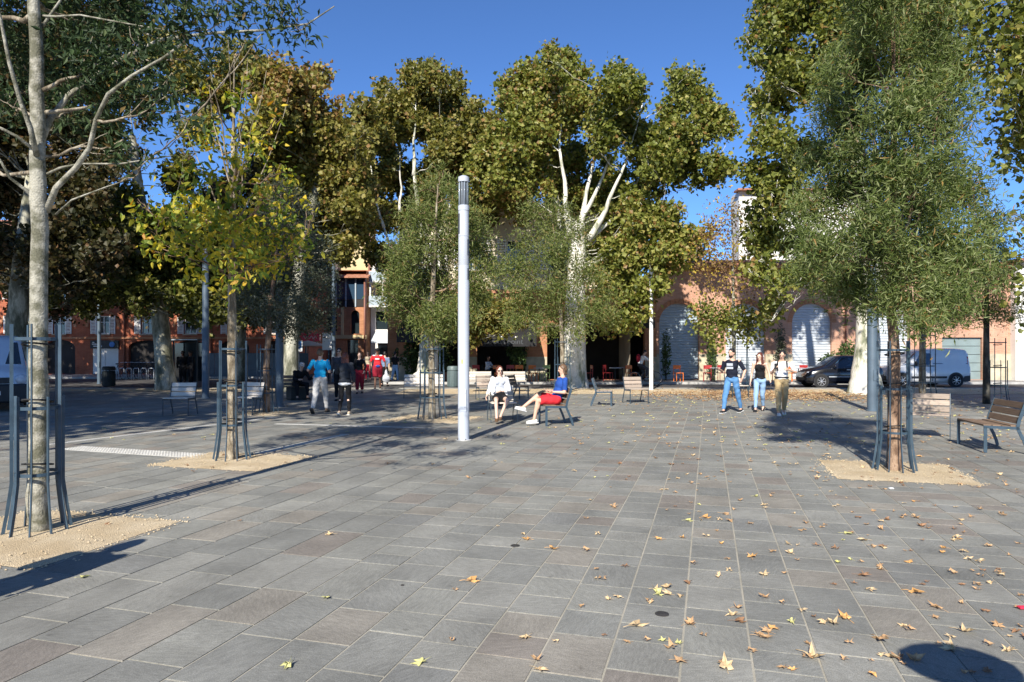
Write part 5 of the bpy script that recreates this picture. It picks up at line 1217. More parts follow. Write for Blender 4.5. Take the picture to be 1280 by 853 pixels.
# bicycle
def bicycle(label, loc, rz, mat='bin_dark'):
    t = empty('bicycle', loc, rz, label, 'bicycle', 'bicycles')

    for x in (-.52, .52):
        mb = MB(); n = 26
        pts = [(x + .33 * math.cos(q), 0, .34 + .33 * math.sin(q)) for q in np.linspace(0, 2 * math.pi, n)]
        mb.tube(pts, .016, 6, False); wh = mb.build('wheel', M['tyre'], t)
        mb = MB()
        for k in range(12): q = k * math.pi / 6; mb.tube([(x, 0, .34), (x + .32 * math.cos(q), 0, .34 + .32 * math.sin(q))], .0025, 3)
        mb.tube([(x + .31 * math.cos(q), 0, .34 + .31 * math.sin(q)) for q in np.linspace(0, 2 * math.pi, n)], .008, 4, False); mb.build('spokes', M['rim'], wh)
    mb = MB(); mb.tube([(-.52, 0, .34), (-.12, 0, .86)], .012, 6); mb.tube([(-.52, 0, .34), (-.08, 0, .30), (-.2, 0, .88)], .014, 6); mb.tube([(-.08, 0, .30), (.36, 0, .80)], .018, 6); mb.tube([(-.17, 0, .78), (.36, 0, .82)], .016, 6); mb.tube([(.52, 0, .34), (.38, 0, .76), (.33, 0, .98)], .014, 6); mb.build('frame', M[mat], t)
    mb = MB(); mb.tube([(.28, -.27, 1.0), (.36, -.1, 1.02), (.36, .1, 1.02), (.28, .27, 1.0)], .013, 6); mb.build('handlebar', M['rim'], t)
    MB().sphere((-.22, 0, .93), (.13, .07, .035), 10, 6).build('saddle', M['strap'], t)
    mb = MB(); mb.tube([(-.08, -.1, .17), (-.08, 0, .30), (-.08, .1, .43)], .01, 5); mb.build('pedals', M['rim'], t); return t
bk = bicycle('bicycle ridden by the cyclist in white past the wide black awning', (X(806, 34), 34.0, -.02), 0)
for k in range(6):
    d_ = 42.0; o = bicycle('%s bicycle from the left in the shaded row before the red brick terrace' % ('first', 'second', 'third', 'fourth', 'fifth', 'sixth')[k], (X(150 + k * 9.5, d_), d_, -.02), R(75 + (k * 37) % 20))
    o['group'] = 'bicycles parked in the shade at the left'
# rack in front of them, bus shelter
t = empty('bicycle_rack', (X(172, 41.2), 41.2, -.02), 0, 'low steel rack along the row of shaded bicycles', 'rack')
for k in range(8):
    x = -1.6 + k * .45; MB().tube([(x, 0, 0), (x, 0, .6), (x + .05, .02, .68), (x + .28, .02, .68), (x + .33, 0, .6), (x + .33, 0, 0)], .022, 6).build('hoop', M['shutter'], t)
t = empty('bus_shelter', (X(231, 33.2), 33.2, -.02), 0, 'dark glazed bus shelter in the shade behind the leaning plane trunk', 'shelter')
MB().box((0, 0, 2.25), (1.75, 1.3, .08)).build('roof', M['bin_dark'], t); MB().box((0, -.665, 2.25), (1.8, .03, .05)).build('roof_edge', M['shutter'], t)
for sx in (-.82, .82):
    for sy in (-.5, .55): MB().box((sx, sy, 1.1), (.06, .06, 2.2)).build('post', M['bin_dark'], t)
MB().box((0, .58, 1.15), (1.55, .02, 1.9)).build('glass_panel', M['glass'], t)
# blue grey hoarding strip low behind left trees
t = empty('hoarding', (X(315, 43.5), 43.5, 0), 0, 'low blue grey hoarding along the foot of the red brick terrace', 'hoarding')
for k in range(8): MB().box((-3.9 + k * 1.0, 0, .82), (.97, .05, 1.5), bev=.01).build('panel', M['post'], t)
# ------------------------------------------------------------------ people
def skinmat(c): return plain('skin %02d' % int(c[0] * 100), c, .5, 0, .05, 6)
SK = skinmat((.62, .38, .27)); SK2 = skinmat((.70, .47, .36)); SKD = skinmat((.16, .08, .05))
def cloth(name, c, var=.12): return plain(name + ' cloth', c, .85, 0, var, 7, .25, .2)
def hairm(name, c): return plain(name + ' hair', c, .5, 0, .35, 40, .3)
def blob(name, prims, mat, parent, vox=.011, sm=3, crease=0.0, seed=0):
    bm = bmesh.new()
    for p in prims:
        k = p[0]
        if k == 'c':                                  # tapered capsule
            a, b, ra, rb = Vector(p[1]), Vector(p[2]), p[3], p[4]; d = b - a
            for c_, r_ in ((a, ra), (b, rb)): bmesh.ops.create_uvsphere(bm, u_segments=12, v_segments=8, radius=r_, matrix=Matrix.Translation(c_))
            if d.length > 1e-4:
                Mx = Matrix.Translation((a + b) / 2) @ d.to_track_quat('Z', 'Y').to_matrix().to_4x4()
                bmesh.ops.create_cone(bm, cap_ends=True, segments=12, radius1=ra, radius2=rb, depth=d.length, matrix=Mx)
        elif k == 'k':                                # open cut cone (cloth ends)
            a, b, ra, rb = Vector(p[1]), Vector(p[2]), p[3], p[4]; d = b - a
            Mx = Matrix.Translation((a + b) / 2) @ d.to_track_quat('Z', 'Y').to_matrix().to_4x4()
            bmesh.ops.create_cone(bm, cap_ends=True, segments=14, radius1=ra, radius2=rb, depth=d.length, matrix=Mx)
        elif k == 'e':                                # ellipsoid, with optional rotation matrix
            Mx = Matrix.Translation(Vector(p[1])) @ (p[3].to_4x4() if len(p) > 3 else Matrix.Identity(4)) @ Matrix.Diagonal((*p[2], 1))
            bmesh.ops.create_uvsphere(bm, u_segments=16, v_segments=12, radius=1, matrix=Mx)
    me = bpy.data.meshes.new('tmp'); bm.to_mesh(me); bm.free()
    tmp = bpy.data.objects.new('tmp', me)
    m1 = tmp.modifiers.new('r', 'REMESH'); m1.mode = 'VOXEL'; m1.voxel_size = vox
    m2 = tmp.modifiers.new('s', 'SMOOTH'); m2.factor = .5; m2.iterations = sm
    out = bake(tmp)
    bpy.data.objects.remove(tmp); bpy.data.meshes.remove(me); out.name = name
    if crease:
        n_ = len(out.vertices); co = np.zeros(n_ * 3, np.float32); no = np.zeros(n_ * 3, np.float32); out.vertices.foreach_get('co', co); out.vertex_normals.foreach_get('vector', no)
        co = co.reshape(-1, 3); no = no.reshape(-1, 3)
        f_ = np.sin(co[:, 0] * 31 + co[:, 2] * 19 + seed) * .4 + np.sin(co[:, 2] * 47 + np.sin(co[:, 0] * 23) * 2 + co[:, 1] * 17) * .45 + np.sin(co[:, 1] * 41 - co[:, 2] * 29 + 2 * seed) * .3
        out.vertices.foreach_set('co', (co + no * (f_ * crease * .7)[:, None]).astype(np.float32).ravel())
    out.polygons.foreach_set('use_smooth', [True] * len(out.polygons))
    return link(name, out, mat, parent)
def nv(*a): return Vector(a).normalized()
def person(label, loc, rz, pose, wear, sk=SK, H=1.75, vox=.011, female=False, group=None, hipz=None, zoff=0.0):
    """local axes: faces -y, the person's right hand is at -x"""
    s = H / 1.75
    t = empty('person', (loc[0], loc[1], 0), R(rz), label, 'person', group)
    P = dict(lean=nv(0, 0, 1), thR=nv(0, 0, -1), thL=nv(0, 0, -1), shR=nv(0, 0, -1), shL=nv(0, 0, -1), ftR=nv(0, -1, 0), ftL=nv(0, -1, 0),
             uaR=nv(-.12, 0, -1), uaL=nv(.12, 0, -1), faR=nv(-.03, -.15, -1), faL=nv(.03, -.15, -1), head=nv(0, -.12, 1), face=nv(0, -1, 0), hR=None, hL=None)
    P.update(pose)
    up = P['lean'].normalized(); sw = (.17 if female else .195) * s; hw = .088 * s
    side = Vector((1, 0, 0)); tw = P.get('twist', 0); sh_side = Matrix.Rotation(R(tw), 3, 'Z') @ side
    hip = Vector((0, 0, 0))
    hips = {'R': hip - side * hw, 'L': hip + side * hw}
    chest = hip + up * .36 * s; shl = hip + up * .47 * s; neck = hip + up * .55 * s
    J = {}
    for S in 'RL':
        sg = -1 if S == 'R' else 1
        kn = hips[S] + P['th' + S].normalized() * .43 * s; an = kn + P['sh' + S].normalized() * .42 * s
        sh_ = shl + sh_side * sg * sw; el = sh_ + P['ua' + S].normalized() * .285 * s; wr_ = el + P['fa' + S].normalized() * .245 * s
        J[S] = (hips[S], kn, an, sh_, el, wr_)
    headc = neck + P['head'].normalized() * .135 * s
    # drop to the ground
    if hipz is None:
        low = min(J['R'][2].z - (.075 * s), J['L'][2].z - (.075 * s), J['R'][2].z + P['ftR'].normalized().z * .14 * s - .03, J['L'][2].z + P['ftL'].normalized().z * .14 * s - .03); dz = -low
    else: dz = hipz
    t.location.z = zoff
    dv = Vector((0, 0, dz))
    hip += dv; chest += dv; shl += dv; neck += dv; headc += dv
    J = {k: tuple(p + dv for p in v) for k, v in J.items()}
    B = []
    cw = .135 if female else .155; 
    fw = up.cross(side).normalized()          # back direction (+y-ish)
    TR = Matrix((sh_side, (up.cross(sh_side)).normalized(), up)).transposed()
    B += [('e', hip + up * .03 * s, (.155 * s if not female else .16 * s, .112 * s, .115 * s), TR), ('e', hip + up * .17 * s, ((.118 if female else .135) * s, .092 * s, .15 * s), TR), ('e', chest - up * .01 * s, (cw * s, .105 * s, .16 * s), TR), ('e', shl - up * .005 * s, ((sw / s - .02) * s, .07 * s, .06 * s), TR),
          ('c', shl, neck + P['head'].normalized() * .05 * s, .062 * s, .052 * s)]
    if female:
        for sg in (-1, 1): B.append(('e', chest + sh_side * sg * .065 * s - fw * -.0 + (up.cross(sh_side)) * 0 - TR @ Vector((0, .085 * s, -.02)), (.055 * s, .05 * s, .055 * s), TR))
    f = P['face'].normalized(); hu_ = P['head'].normalized(); f = (f - hu_ * f.dot(hu_)).normalized(); hr = f.cross(hu_).normalized()
    HM = Matrix((hr, -f, hu_)).transposed()
    B += [('e', headc + hu_ * .02 * s, (.074 * s, .092 * s, .098 * s), HM), ('e', headc - hu_ * .045 * s + f * .022 * s, (.055 * s, .062 * s, .068 * s), HM), ('e', headc - hu_ * .012 * s + f * .096 * s, (.012 * s, .018 * s, .024 * s), HM), ('e', headc - hu_ * .092 * s + f * .06 * s, (.024 * s, .018 * s, .018 * s), HM),
          ('e', headc + hr * .076 * s - hu_ * .008 * s, (.010 * s, .02 * s, .03 * s), HM), ('e', headc - hr * .076 * s - hu_ * .008 * s, (.010 * s, .02 * s, .03 * s), HM), ('e', headc + hu_ * .035 * s + f * .078 * s, (.045 * s, .016 * s, .012 * s), HM)]
    k = s * (.92 if female else 1.0)
    for S in 'RL':
        sg = -1 if S == 'R' else 1
        hp, kn, an, sh_, el, wr_ = J[S]
        B += [('c', hp, kn, .083 * k, .056 * k), ('c', kn, an, .052 * k, .034 * k), ('e', kn.lerp(an, .28) + Vector((0, .018, 0)), (.05 * k, .052 * k, .11 * k), (an - kn).to_track_quat('Z', 'Y').to_matrix()), ('c', sh_, el, .050 * k, .038 * k), ('c', el, wr_, .039 * k, .025 * k), ('e', sh_, (.058 * k, .055 * k, .055 * k))]
        ft = P['ft' + S].normalized(); B += [('c', an - Vector((0, 0, .02)), an + ft * .13 * s + Vector((0, 0, -.045)), .036 * s, .026 * s)]
        # hand
        hd = (P['h' + S] or P['fa' + S]).normalized(); pn = P.get('pn' + S, Vector((-sg, 0, 0)))   # direction the palm looks
        pn = (pn - hd * pn.dot(hd)).normalized(); ac = hd.cross(pn).normalized()
        if P.get('thumb' + S, 1) < 0: ac = -ac
        pm = wr_ + hd * .05 * s; HMx = Matrix((ac, pn, hd)).transposed(); B.append(('e', pm, (.036 * s, .015 * s, .052 * s), HMx)); cu = P.get('curl' + S, .45)
        for q, ln in zip((-.027, -.009, .009, .027), (.068, .078, .074, .060)):
            a_ = pm + ac * q * s + hd * .038 * s; d1 = (hd + pn * cu).normalized(); b_ = a_ + d1 * ln * .5 * s; d2 = (hd + pn * cu * 2.6).normalized(); c_ = b_ + d2 * ln * .5 * s
            B += [('c', a_, b_, .0088 * s, .0082 * s), ('c', b_, c_, .0082 * s, .0068 * s)]
        th0 = pm - ac * .030 * s * 1 - hd * .02 * s; B += [('c', th0, th0 + (hd * .6 - ac * .7 + pn * .4).normalized() * .035 * s, .012 * s, .010 * s), ('c', th0 + (hd * .6 - ac * .7 + pn * .4).normalized() * .035 * s, th0 + (hd * .6 - ac * .7 + pn * .4).normalized() * .035 * s + (hd * .9 - ac * .2 + pn * .4).normalized() * .03 * s, .010 * s, .008 * s)]
    blob('body', B, sk, t, vox, 2)
    # face details
    for sg in (-1, 1):
        MB().sphere(headc + hr * sg * .030 * s + f * .083 * s + hu_ * .016 * s, (.012 * s, .008 * s, .007 * s), 8, 5).build('eye', M['black'], t)
    MB().sphere(headc - hu_ * .055 * s + f * .083 * s, (.021 * s, .006 * s, .006 * s), 8, 5).build('mouth', wear.get('lip', M['sign_red'] if False else cloth_lip), t)
    if wear.get('glasses'):
        mb = MB()
        for sg in (-1, 1): mb.sphere(headc + hr * sg * .031 * s + f * .094 * s + hu_ * .014 * s, (.026 * s, .010 * s, .018 * s), 10, 6); mb.tube([headc + hr * sg * .055 * s + f * .085 * s + hu_ * .018 * s, headc + hr * sg * .082 * s - f * .01 * s + hu_ * .01 * s], .004, 5)
        mb.build('sunglasses', M['black'], t)
    # clothes
    vc = max(vox, .012)
    if wear.get('top'):
        m_, sl, col_ = wear['top']; g = .014 * s
        C = [('e', hip + up * .06 * s, (.165 * s, .125 * s, .07 * s), TR), ('e', hip + up * .17 * s, ((.128 if female else .15) * s + g, .10 * s + g, .15 * s), TR), ('e', chest - up * .01 * s, (cw * s + g, .108 * s + g, .155 * s), TR)]
        if col_ != 'tank': C += [('e', shl - up * .008 * s, ((sw / s - .01) * s, .076 * s, .062 * s), TR)]
        else: C += [('c', chest + sh_side * sg * .07 * s, shl + sh_side * sg * .085 * s + up * .02, .05 * s, .035 * s) for sg in (-1, 1)]
        if female: C += [('e', chest + sh_side * sg * .065 * s - TR @ Vector((0, .088 * s, -.02)), (.065 * s, .058 * s, .062 * s), TR) for sg in (-1, 1)]
        if sl > 0:
            for S in 'RL':
                hp, kn, an, sh_, el, wr_ = J[S]
                e1 = sh_.lerp(el, min(1, sl * 2)) if sl <= .5 else el
                C += [('e', sh_ - up * .006, (.061 * k, .060 * k, .058 * k)), ('k', sh_, e1, .059 * k, .055 * k)]
                if sl > .5: C += [('e', el, (.052 * k, .052 * k, .052 * k)), ('k', el, el.lerp(wr_, (sl - .5) * 2), .052 * k, .038 * k)]
        blob('top', C, m_, t, vc, 3, .008 * s, rz)
    if wear.get('jacket'):
        C = [('e', hip + up * .02 * s, (.175 * s, .14 * s, .10 * s), TR), ('e', hip + up * .18 * s, (.155 * s, .125 * s, .17 * s), TR), ('e', chest, (cw * s + .03, .135 * s, .165 * s), TR), ('e', shl, (sw, .085 * s, .065 * s), TR)]
        for S in 'RL': 
            hp, kn, an, sh_, el, wr_ = J[S]; C += [('e', sh_, (.07, .068, .065)), ('k', sh_, el, .066, .056), ('e', el, (.056,) * 3), ('k', el, el.lerp(wr_, .93), .056, .042)]
        blob('jacket', C, wear['jacket'], t, vc, 3, .012, rz)
    if wear.get('cardigan'):
        C = []
        for S in 'RL':
            hp, kn, an, sh_, el, wr_ = J[S]; sg = -1 if S == 'R' else 1
            C += [('e', sh_, (.066,) * 3), ('k', sh_, el, .060, .050), ('e', el, (.050,) * 3), ('k', el, el.lerp(wr_, .7), .050, .038), ('c', shl + sh_side * sg * .12, hip + up * .10 + sh_side * sg * .155 , .055, .05), ('c', shl + sh_side * sg * .10 - TR @ Vector((0, .05, 0)), hip + up * .14 + sh_side * sg * .15 - TR @ Vector((0, .085, 0)), .032, .028)]
        C.append(('e', chest + TR @ Vector((0, .065, 0)), (.15, .075, .2), TR)); blob('cardigan', C, wear['cardigan'], t, vc, 3, .01, rz)
    if wear.get('legs'):
        m_, ln = wear['legs']; C = [('e', hip + up * .045 * s, (.163 * s, .122 * s, .09 * s), TR), ('e', hip - Vector((0, 0, .01)), (.16 * s, .122 * s, .09 * s))]
        ww = wear.get('loose', 1.0)
        for S in 'RL':
            hp, kn, an, sh_, el, wr_ = J[S]
            if ln <= .5: C += [('c', hp, hp.lerp(kn, .3), .096 * k * ww, .094 * k * ww), ('k', hp, hp.lerp(kn, min(1, ln * 2)), .095 * k * ww, .080 * k * ww)]
            else:
                e2 = kn.lerp(an, min(.97, (ln - .5) * 2)); C += [('c', hp, kn, .094 * k * ww, .075 * k * ww), ('k', kn, e2, .074 * k * ww, (.047 + .02 * (ww - 1)) * k * ww), ('e', kn.lerp(an, .3) + Vector((0, .015, 0)), (.056 * k * ww, .058 * k * ww, .10 * k), (an - kn).to_track_quat('Z', 'Y').to_matrix())]
        blob('trousers' if ln > .6 else 'shorts', C, m_, t, vc, 2, .009 * s, rz + 3)
    if wear.get('skirt'):
        m_, ln = wear['skirt']; kn_ = (J['R'][1] + J['L'][1]) / 2; e = hip.lerp(kn_, ln)
        C = [('e', hip + up * .05, (.16, .12, .09), TR), ('k', hip + Vector((0, 0, .02)), e, .15, .17)] + [('c', J[S][0], J[S][0].lerp(J[S][1], min(1, ln) * .9), .10, .085) for S in 'RL']
        blob('skirt', C, m_, t, vc, 2, .012)
    sh_m, sole = wear.get('shoes', (M['black'], M['black']))
    for S in 'RL':
        an = J[S][2]; ft = P['ft' + S].normalized(); rt = ft.cross(Vector((0, 0, 1))).normalized(); upf = rt.cross(ft).normalized(); FM = Matrix((rt, -ft, upf)).transposed(); b0 = an - upf * .042 * s
        C = [('e', b0 + ft * .055 * s, (.046 * s, .13 * s, .036 * s), FM), ('e', b0 - ft * .025 * s + upf * .01, (.040 * s, .052 * s, .045 * s), FM), ('e', b0 + ft * .12 * s - upf * .006, (.048 * s, .06 * s, .028 * s), FM)]
        sh = blob('shoe', C, sh_m, t, .009, 1)
        MB().box(b0 + ft * .045 * s - upf * .03 * s, (.085 * s, .27 * s, .018 * s), M=FM, bev=.006).build('sole', sole, sh)
    if wear.get('hair'):
        m_, kind = wear['hair']; C = [('e', headc + hu_ * .042 * s - f * .014 * s, (.083 * s, .094 * s, .088 * s), HM), ('e', headc + hu_ * .005 * s - f * .045 * s, (.078 * s, .062 * s, .085 * s), HM)]
        if kind == 'long':
            for q in (-1, -.5, 0, .5, 1): C.append(('c', headc + hr * q * .062 * s - f * .05 * s * (1 - abs(q) * .6), headc + hr * q * .10 * s - f * (.075 - .04 * abs(q)) * s - Vector((0, 0, .34 * s - .06 * abs(q))), .038 * s, .022 * s))
            for q in (-1, 1): C.append(('c', headc + hr * q * .070 * s + f * .02 * s + hu_ * .02, headc + hr * q * .085 * s + f * .03 * s - Vector((0, 0, .26 * s)), .024 * s, .018 * s))
        elif kind == 'bob':
            for q in (-1, 1): C.append(('c', headc + hr * q * .066 * s + hu_ * .03, headc + hr * q * .072 * s - f * .01 - hu_ * .09 * s, .028 * s, .024 * s))
            C.append(('c', headc - f * .06 * s, headc - f * .055 * s - hu_ * .09 * s, .05 * s, .04 * s))
        blob('hair', C, m_, t, .009, 1, .004, 5)
    if wear.get('beard'): blob('beard', [('e', headc - hu_ * .078 * s + f * .045 * s, (.058 * s, .05 * s, .045 * s), HM)], wear['beard'], t, .009, 1)
    if wear.get('cap'):
        blob('cap', [('e', headc + hu_ * .062 * s - f * .0, (.090 * s, .102 * s, .07 * s), HM), ('e', headc + hu_ * .035 * s + f * .10 * s, (.06 * s, .06 * s, .010 * s), HM)], wear['cap'], t, .01, 1)
    t['_'] = 0; del t['_']
    return t, J, dict(hip=hip, chest=chest, shl=shl, neck=neck, head=headc, f=f, hr=hr, hu=hu_, TR=TR, up=up, s=s)
cloth_lip = plain('lips', (.42, .14, .12), .5, 0, .05)
def D_(deg, side=0): a = R(deg); return Vector((side, -math.sin(a), -math.cos(a))).normalized()     # leg direction, forward positive
C_ = {k: cloth(k, c) for k, c in dict(turq=(.015, .36, .66), greytr=(.48, .47, .45), navy=(.012, .015, .028), black=(.012, .012, .014), white=(.78, .78, .78), jeans=(.10, .24, .46), jeans_l=(.27, .42, .62), khaki=(.46, .34, .18), red=(.62, .03, .04), maroon=(.26, .015, .03), blue=(.02, .07, .30), grey=(.45, .48, .54), charcoal=(.03, .035, .045), dkgrey=(.06, .06, .07), denim=(.16, .22, .34), brown=(.12, .07, .04), sand=(.5, .42, .3)).items()}
HB = hairm('dark brown', (.045, .022, .012)); HK = hairm('black', (.012, .009, .008)); HR = hairm('auburn', (.11, .03, .018)); HL = hairm('brown', (.13, .075, .04)); HG = hairm('grey', (.4, .4, .4))
WS = (M['paint_white'], M['paint_white'])
# 1 man in turquoise, walking away
g = G(400, 516.5)
person('man in a turquoise shirt and pale grey trousers walking away', g, 176, dict(lean=nv(0, -.05, 1), thR=D_(22, .0), shR=D_(14), ftR=nv(0, -1, 0), thL=D_(-12), shL=D_(-32), ftL=nv(0, -.75, -.66), uaR=nv(-.25, .15, -1), faR=nv(.25, -.95, .05), uaL=nv(.55, -.15, -.85), faL=nv(.25, -.95, .28), head=nv(.05, -.1, 1)),
       dict(top=(C_['turq'], .42, ''), legs=(C_['greytr'], .97), loose=1.08, hair=(HL, 'short'), shoes=(M['wood_dark'], M['strap'])), SK, 1.78)
# 2 woman dark jacket
g = G(431, 519)
t_, J_, K_ = person('woman in a dark jacket with long auburn hair walking away beside the man in turquoise', g, 172, dict(lean=nv(0, -.04, 1), thR=D_(10), shR=D_(2), thL=D_(-6), shL=D_(-18), ftL=nv(0, -.9, -.4), uaR=nv(-.25, -.05, -1), faR=nv(.1, -.5, -1), uaL=nv(.35, -.4, -.7), faL=nv(-.3, -.7, .7)),
       dict(jacket=C_['charcoal'], legs=(C_['black'], .97), hair=(HR, 'long'), shoes=(C_['sand'], M['paint_white'])), SK2, 1.66, female=True)
blob('shirt_hem', [('e', K_['hip'] - Vector((0, 0, .055)), (.172, .142, .065))], C_['white'], t_, .012, 2, .008)
person('man in dark glasses facing the camera, seen behind the woman in the dark jacket', (X(424, 23), 23), 5, dict(), dict(top=(C_['dkgrey'], .95, ''), legs=(C_['black'], .96), hair=(HK, 'short'), glasses=1), SK, 1.80, vox=.018)
# 3 woman black top maroon skirt
g = G(449.5, 492)
person('woman in a black top and patterned maroon trousers strolling towards the camera', g, 5, dict(thR=D_(8), shR=D_(2), thL=D_(-6), shL=D_(-12), uaR=nv(-.3, -.1, -1), faR=nv(.2, -.9, -.5), uaL=nv(.3, -.1, -1), faL=nv(-.2, -.6, -.8)),
       dict(top=(C_['black'], .95, ''), legs=(C_['maroon'], .9), loose=1.35, hair=(HB, 'bob'), shoes=(M['black'], M['black'])), SK2, 1.66, vox=.016, female=True)
# 4 man red football shirt
g = G(472, 487)
t_, J_, K_ = person('man in a red football shirt, red shorts and dark cap carrying a white bag', g, 4, dict(thR=D_(12), shR=D_(6), thL=D_(-8), shL=D_(-18), uaR=nv(-.4, 0, -1), faR=nv(-.05, -.3, -1), uaL=nv(.45, 0, -1), faL=nv(.15, -.15, -1)),
       dict(top=(C_['red'], .42, ''), legs=(C_['maroon'], .46), loose=1.35, cap=C_['black'], shoes=(M['black'], M['paint_white'])), SKD, 1.84, vox=.016)
for sg in (-1, 1): blob('shoulder_stripe', [('e', K_['shl'] + Vector((sg * .15, -.03, .03)), (.075, .06, .035))], C_['white'], t_, .014, 1)
MB().box(K_['chest'] + Vector((0, -.132, 0)), (.18, .012, .05)).build('chest_print', M['paint_white'], t_)
blob('waist_pouch', [('e', K_['hip'] + Vector((.03, -.14, .06)), (.10, .05, .06))], C_['blue'], t_, .014, 1)
wl = J_['L'][5]; tb_ = empty('carrier_bag', tuple(t_.matrix_world @ Vector((0, 0, 0))) if False else (g[0] + wl.x + .02, g[1] + wl.y - .02, 0), 0, 'white plastic carrier bag hanging from the hand of the man in red', 'bag')
blob('sack', [('e', (0, 0, wl.z - .46), (.17, .12, .16)), ('k', (0, 0, wl.z - .46), (0, 0, wl.z - .08), .15, .03)], C_['white'], tb_, .015, 1, .02); MB().tube([(-.03, 0, wl.z - .12), (-.02, 0, wl.z - .04), (.02, 0, wl.z - .04), (.03, 0, wl.z - .12)], .008, 5).build('handle', M['paint_white'], tb_)
# 5-7 small figures in the street
for px, pyb, lab, top, legs, hr_, rz_, fem in ((481, 483, 'walker in a pale blue top and dark trousers just right of the man in red', C_['denim'], C_['black'], HK, 170, False), (494, 478, 'walker in black with pale jeans by the cream shop panel', C_['black'], C_['jeans_l'], HK, 150, False), (460, 476, 'distant walker in a pink and white top left of the man in red', C_['sand'], C_['maroon'], HL, 0, True)):
    person(lab, G(px, pyb), rz_, dict(thR=D_(12), shR=D_(4), thL=D_(-10), shL=D_(-20)), dict(top=(top, .45, ''), legs=(legs, .96), hair=(hr_, 'short'), shoes=(M['black'], M['black'])), SK, 1.70, vox=.022, female=fem)
# 8 seated woman with white cardigan
g = G(628, 527)
t_, J_, K_ = person('seated woman in sunglasses, white cardigan, grey top and black skirt', (g[0] - .06, g[1] - .02), 6, dict(lean=nv(0, .16, 1), thR=nv(-.10, -1, -.06), thL=nv(.13, -1, -.06), shR=nv(.02, -.22, -1), shL=nv(-.42, .02, -1), ftR=nv(-.1, -1, -.1), ftL=nv(-.2, -1, -.1), uaR=nv(-.35, -.05, -1), faR=nv(-.30, -.75, -.55), uaL=nv(.28, -.12, -1), faL=nv(-.85, -.55, -.1), head=nv(0, -.1, 1), face=nv(.1, -1, -.1), curlR=.5),
       dict(top=(C_['grey'], .2, ''), cardigan=C_['white'], skirt=(C_['black'], .45), hair=(HR, 'bob'), glasses=1, shoes=(C_['brown'], M['wood_dark'])), SK2, 1.66, vox=.009, female=True, hipz=.555)
t_.location.y -= .0
# 9 seated man
g = G(692, 531)
t_, J_, K_ = person('seated man in a blue T-shirt and red shorts with crossed legs, turned left', (g[0] + .05, g[1] + .0), -76, dict(lean=nv(0, .34, 1), thR=nv(.22, -1, .24), thL=nv(-.04, -1, -.03), shR=nv(.02, -.80, -.60), shL=nv(-.03, -.20, -1), ftR=nv(0, -.97, .25), ftL=nv(0, -1, -.05), uaL=nv(.16, -.10, -1), faL=nv(-.30, -.95, .05), uaR=nv(-.16, -.12, -1), faR=nv(.30, -.95, .05), head=nv(0, -.12, 1), face=nv(0, -1, -.12), curlR=.7, curlL=.7, pnL=Vector((-.5, 0, 1)), pnR=Vector((.5, 0, 1))),
       dict(top=(C_['blue'], .42, ''), legs=(C_['red'], .44), loose=1.12, hair=(HL, 'bob'), shoes=(M['paint_white'], M['paint_white'])), SK, 1.80, vox=.009, hipz=.57)
MB().box(K_['hip'] + Vector((0, -.36, .17)), (.26, .19, .012), M=Matrix.Rotation(.35, 3, 'X')).build('tablet', M['black'], t_)
# 10 man in black T-shirt
g = G(915, 516)
t_, J_, K_ = person('bearded man in a black printed T-shirt and blue jeans walking left', g, -42, dict(lean=nv(0, -.03, 1), thR=D_(22, -.05), shR=D_(12, -.03), thL=D_(-16, .05), shL=D_(-26), ftL=nv(0, -1, -.15), uaR=nv(-.30, .05, -1), faR=nv(.15, -.95, .25), uaL=nv(.55, .30, -1), faL=nv(-.05, -.55, -.8), head=nv(0, -.08, 1), face=nv(-.1, -1, -.05)),
       dict(top=(C_['navy'], .45, ''), legs=(C_['jeans'], .97), hair=(HK, 'short'), beard=HK, shoes=(M['black'], M['paint_white'])), SK, 1.80)
q_ = K_['TR']; MB().box(K_['chest'] + q_ @ Vector((0, -.128, .03)), (.17, .012, .07), M=q_).build('chest_print', C_['grey'], t_); MB().box(K_['chest'] + q_ @ Vector((0, -.130, -.06)), (.19, .012, .06), M=q_).build('chest_print', C_['grey'], t_)
# 11 woman black tank top
g = G(950, 514.5)
person('woman with long brown hair in a black tank top and light blue jeans walking left', g, -30, dict(lean=nv(0, -.03, 1), thR=D_(20, 0), shR=D_(8), thL=D_(-10, -.08), shL=D_(-34, -.05), ftL=nv(0, -.9, -.45), uaR=nv(-.22, .1, -1), faR=nv(-.1, -.25, -1), uaL=nv(.28, .1, -1), faL=nv(.2, -.2, -1), head=nv(0, -.22, 1), face=nv(-.25, -1, -.25)),
       dict(top=(C_['black'], 0, 'tank'), legs=(C_['jeans_l'], .95), hair=(HR, 'long'), shoes=(M['black'], M['black'])), SK2, 1.68, female=True)
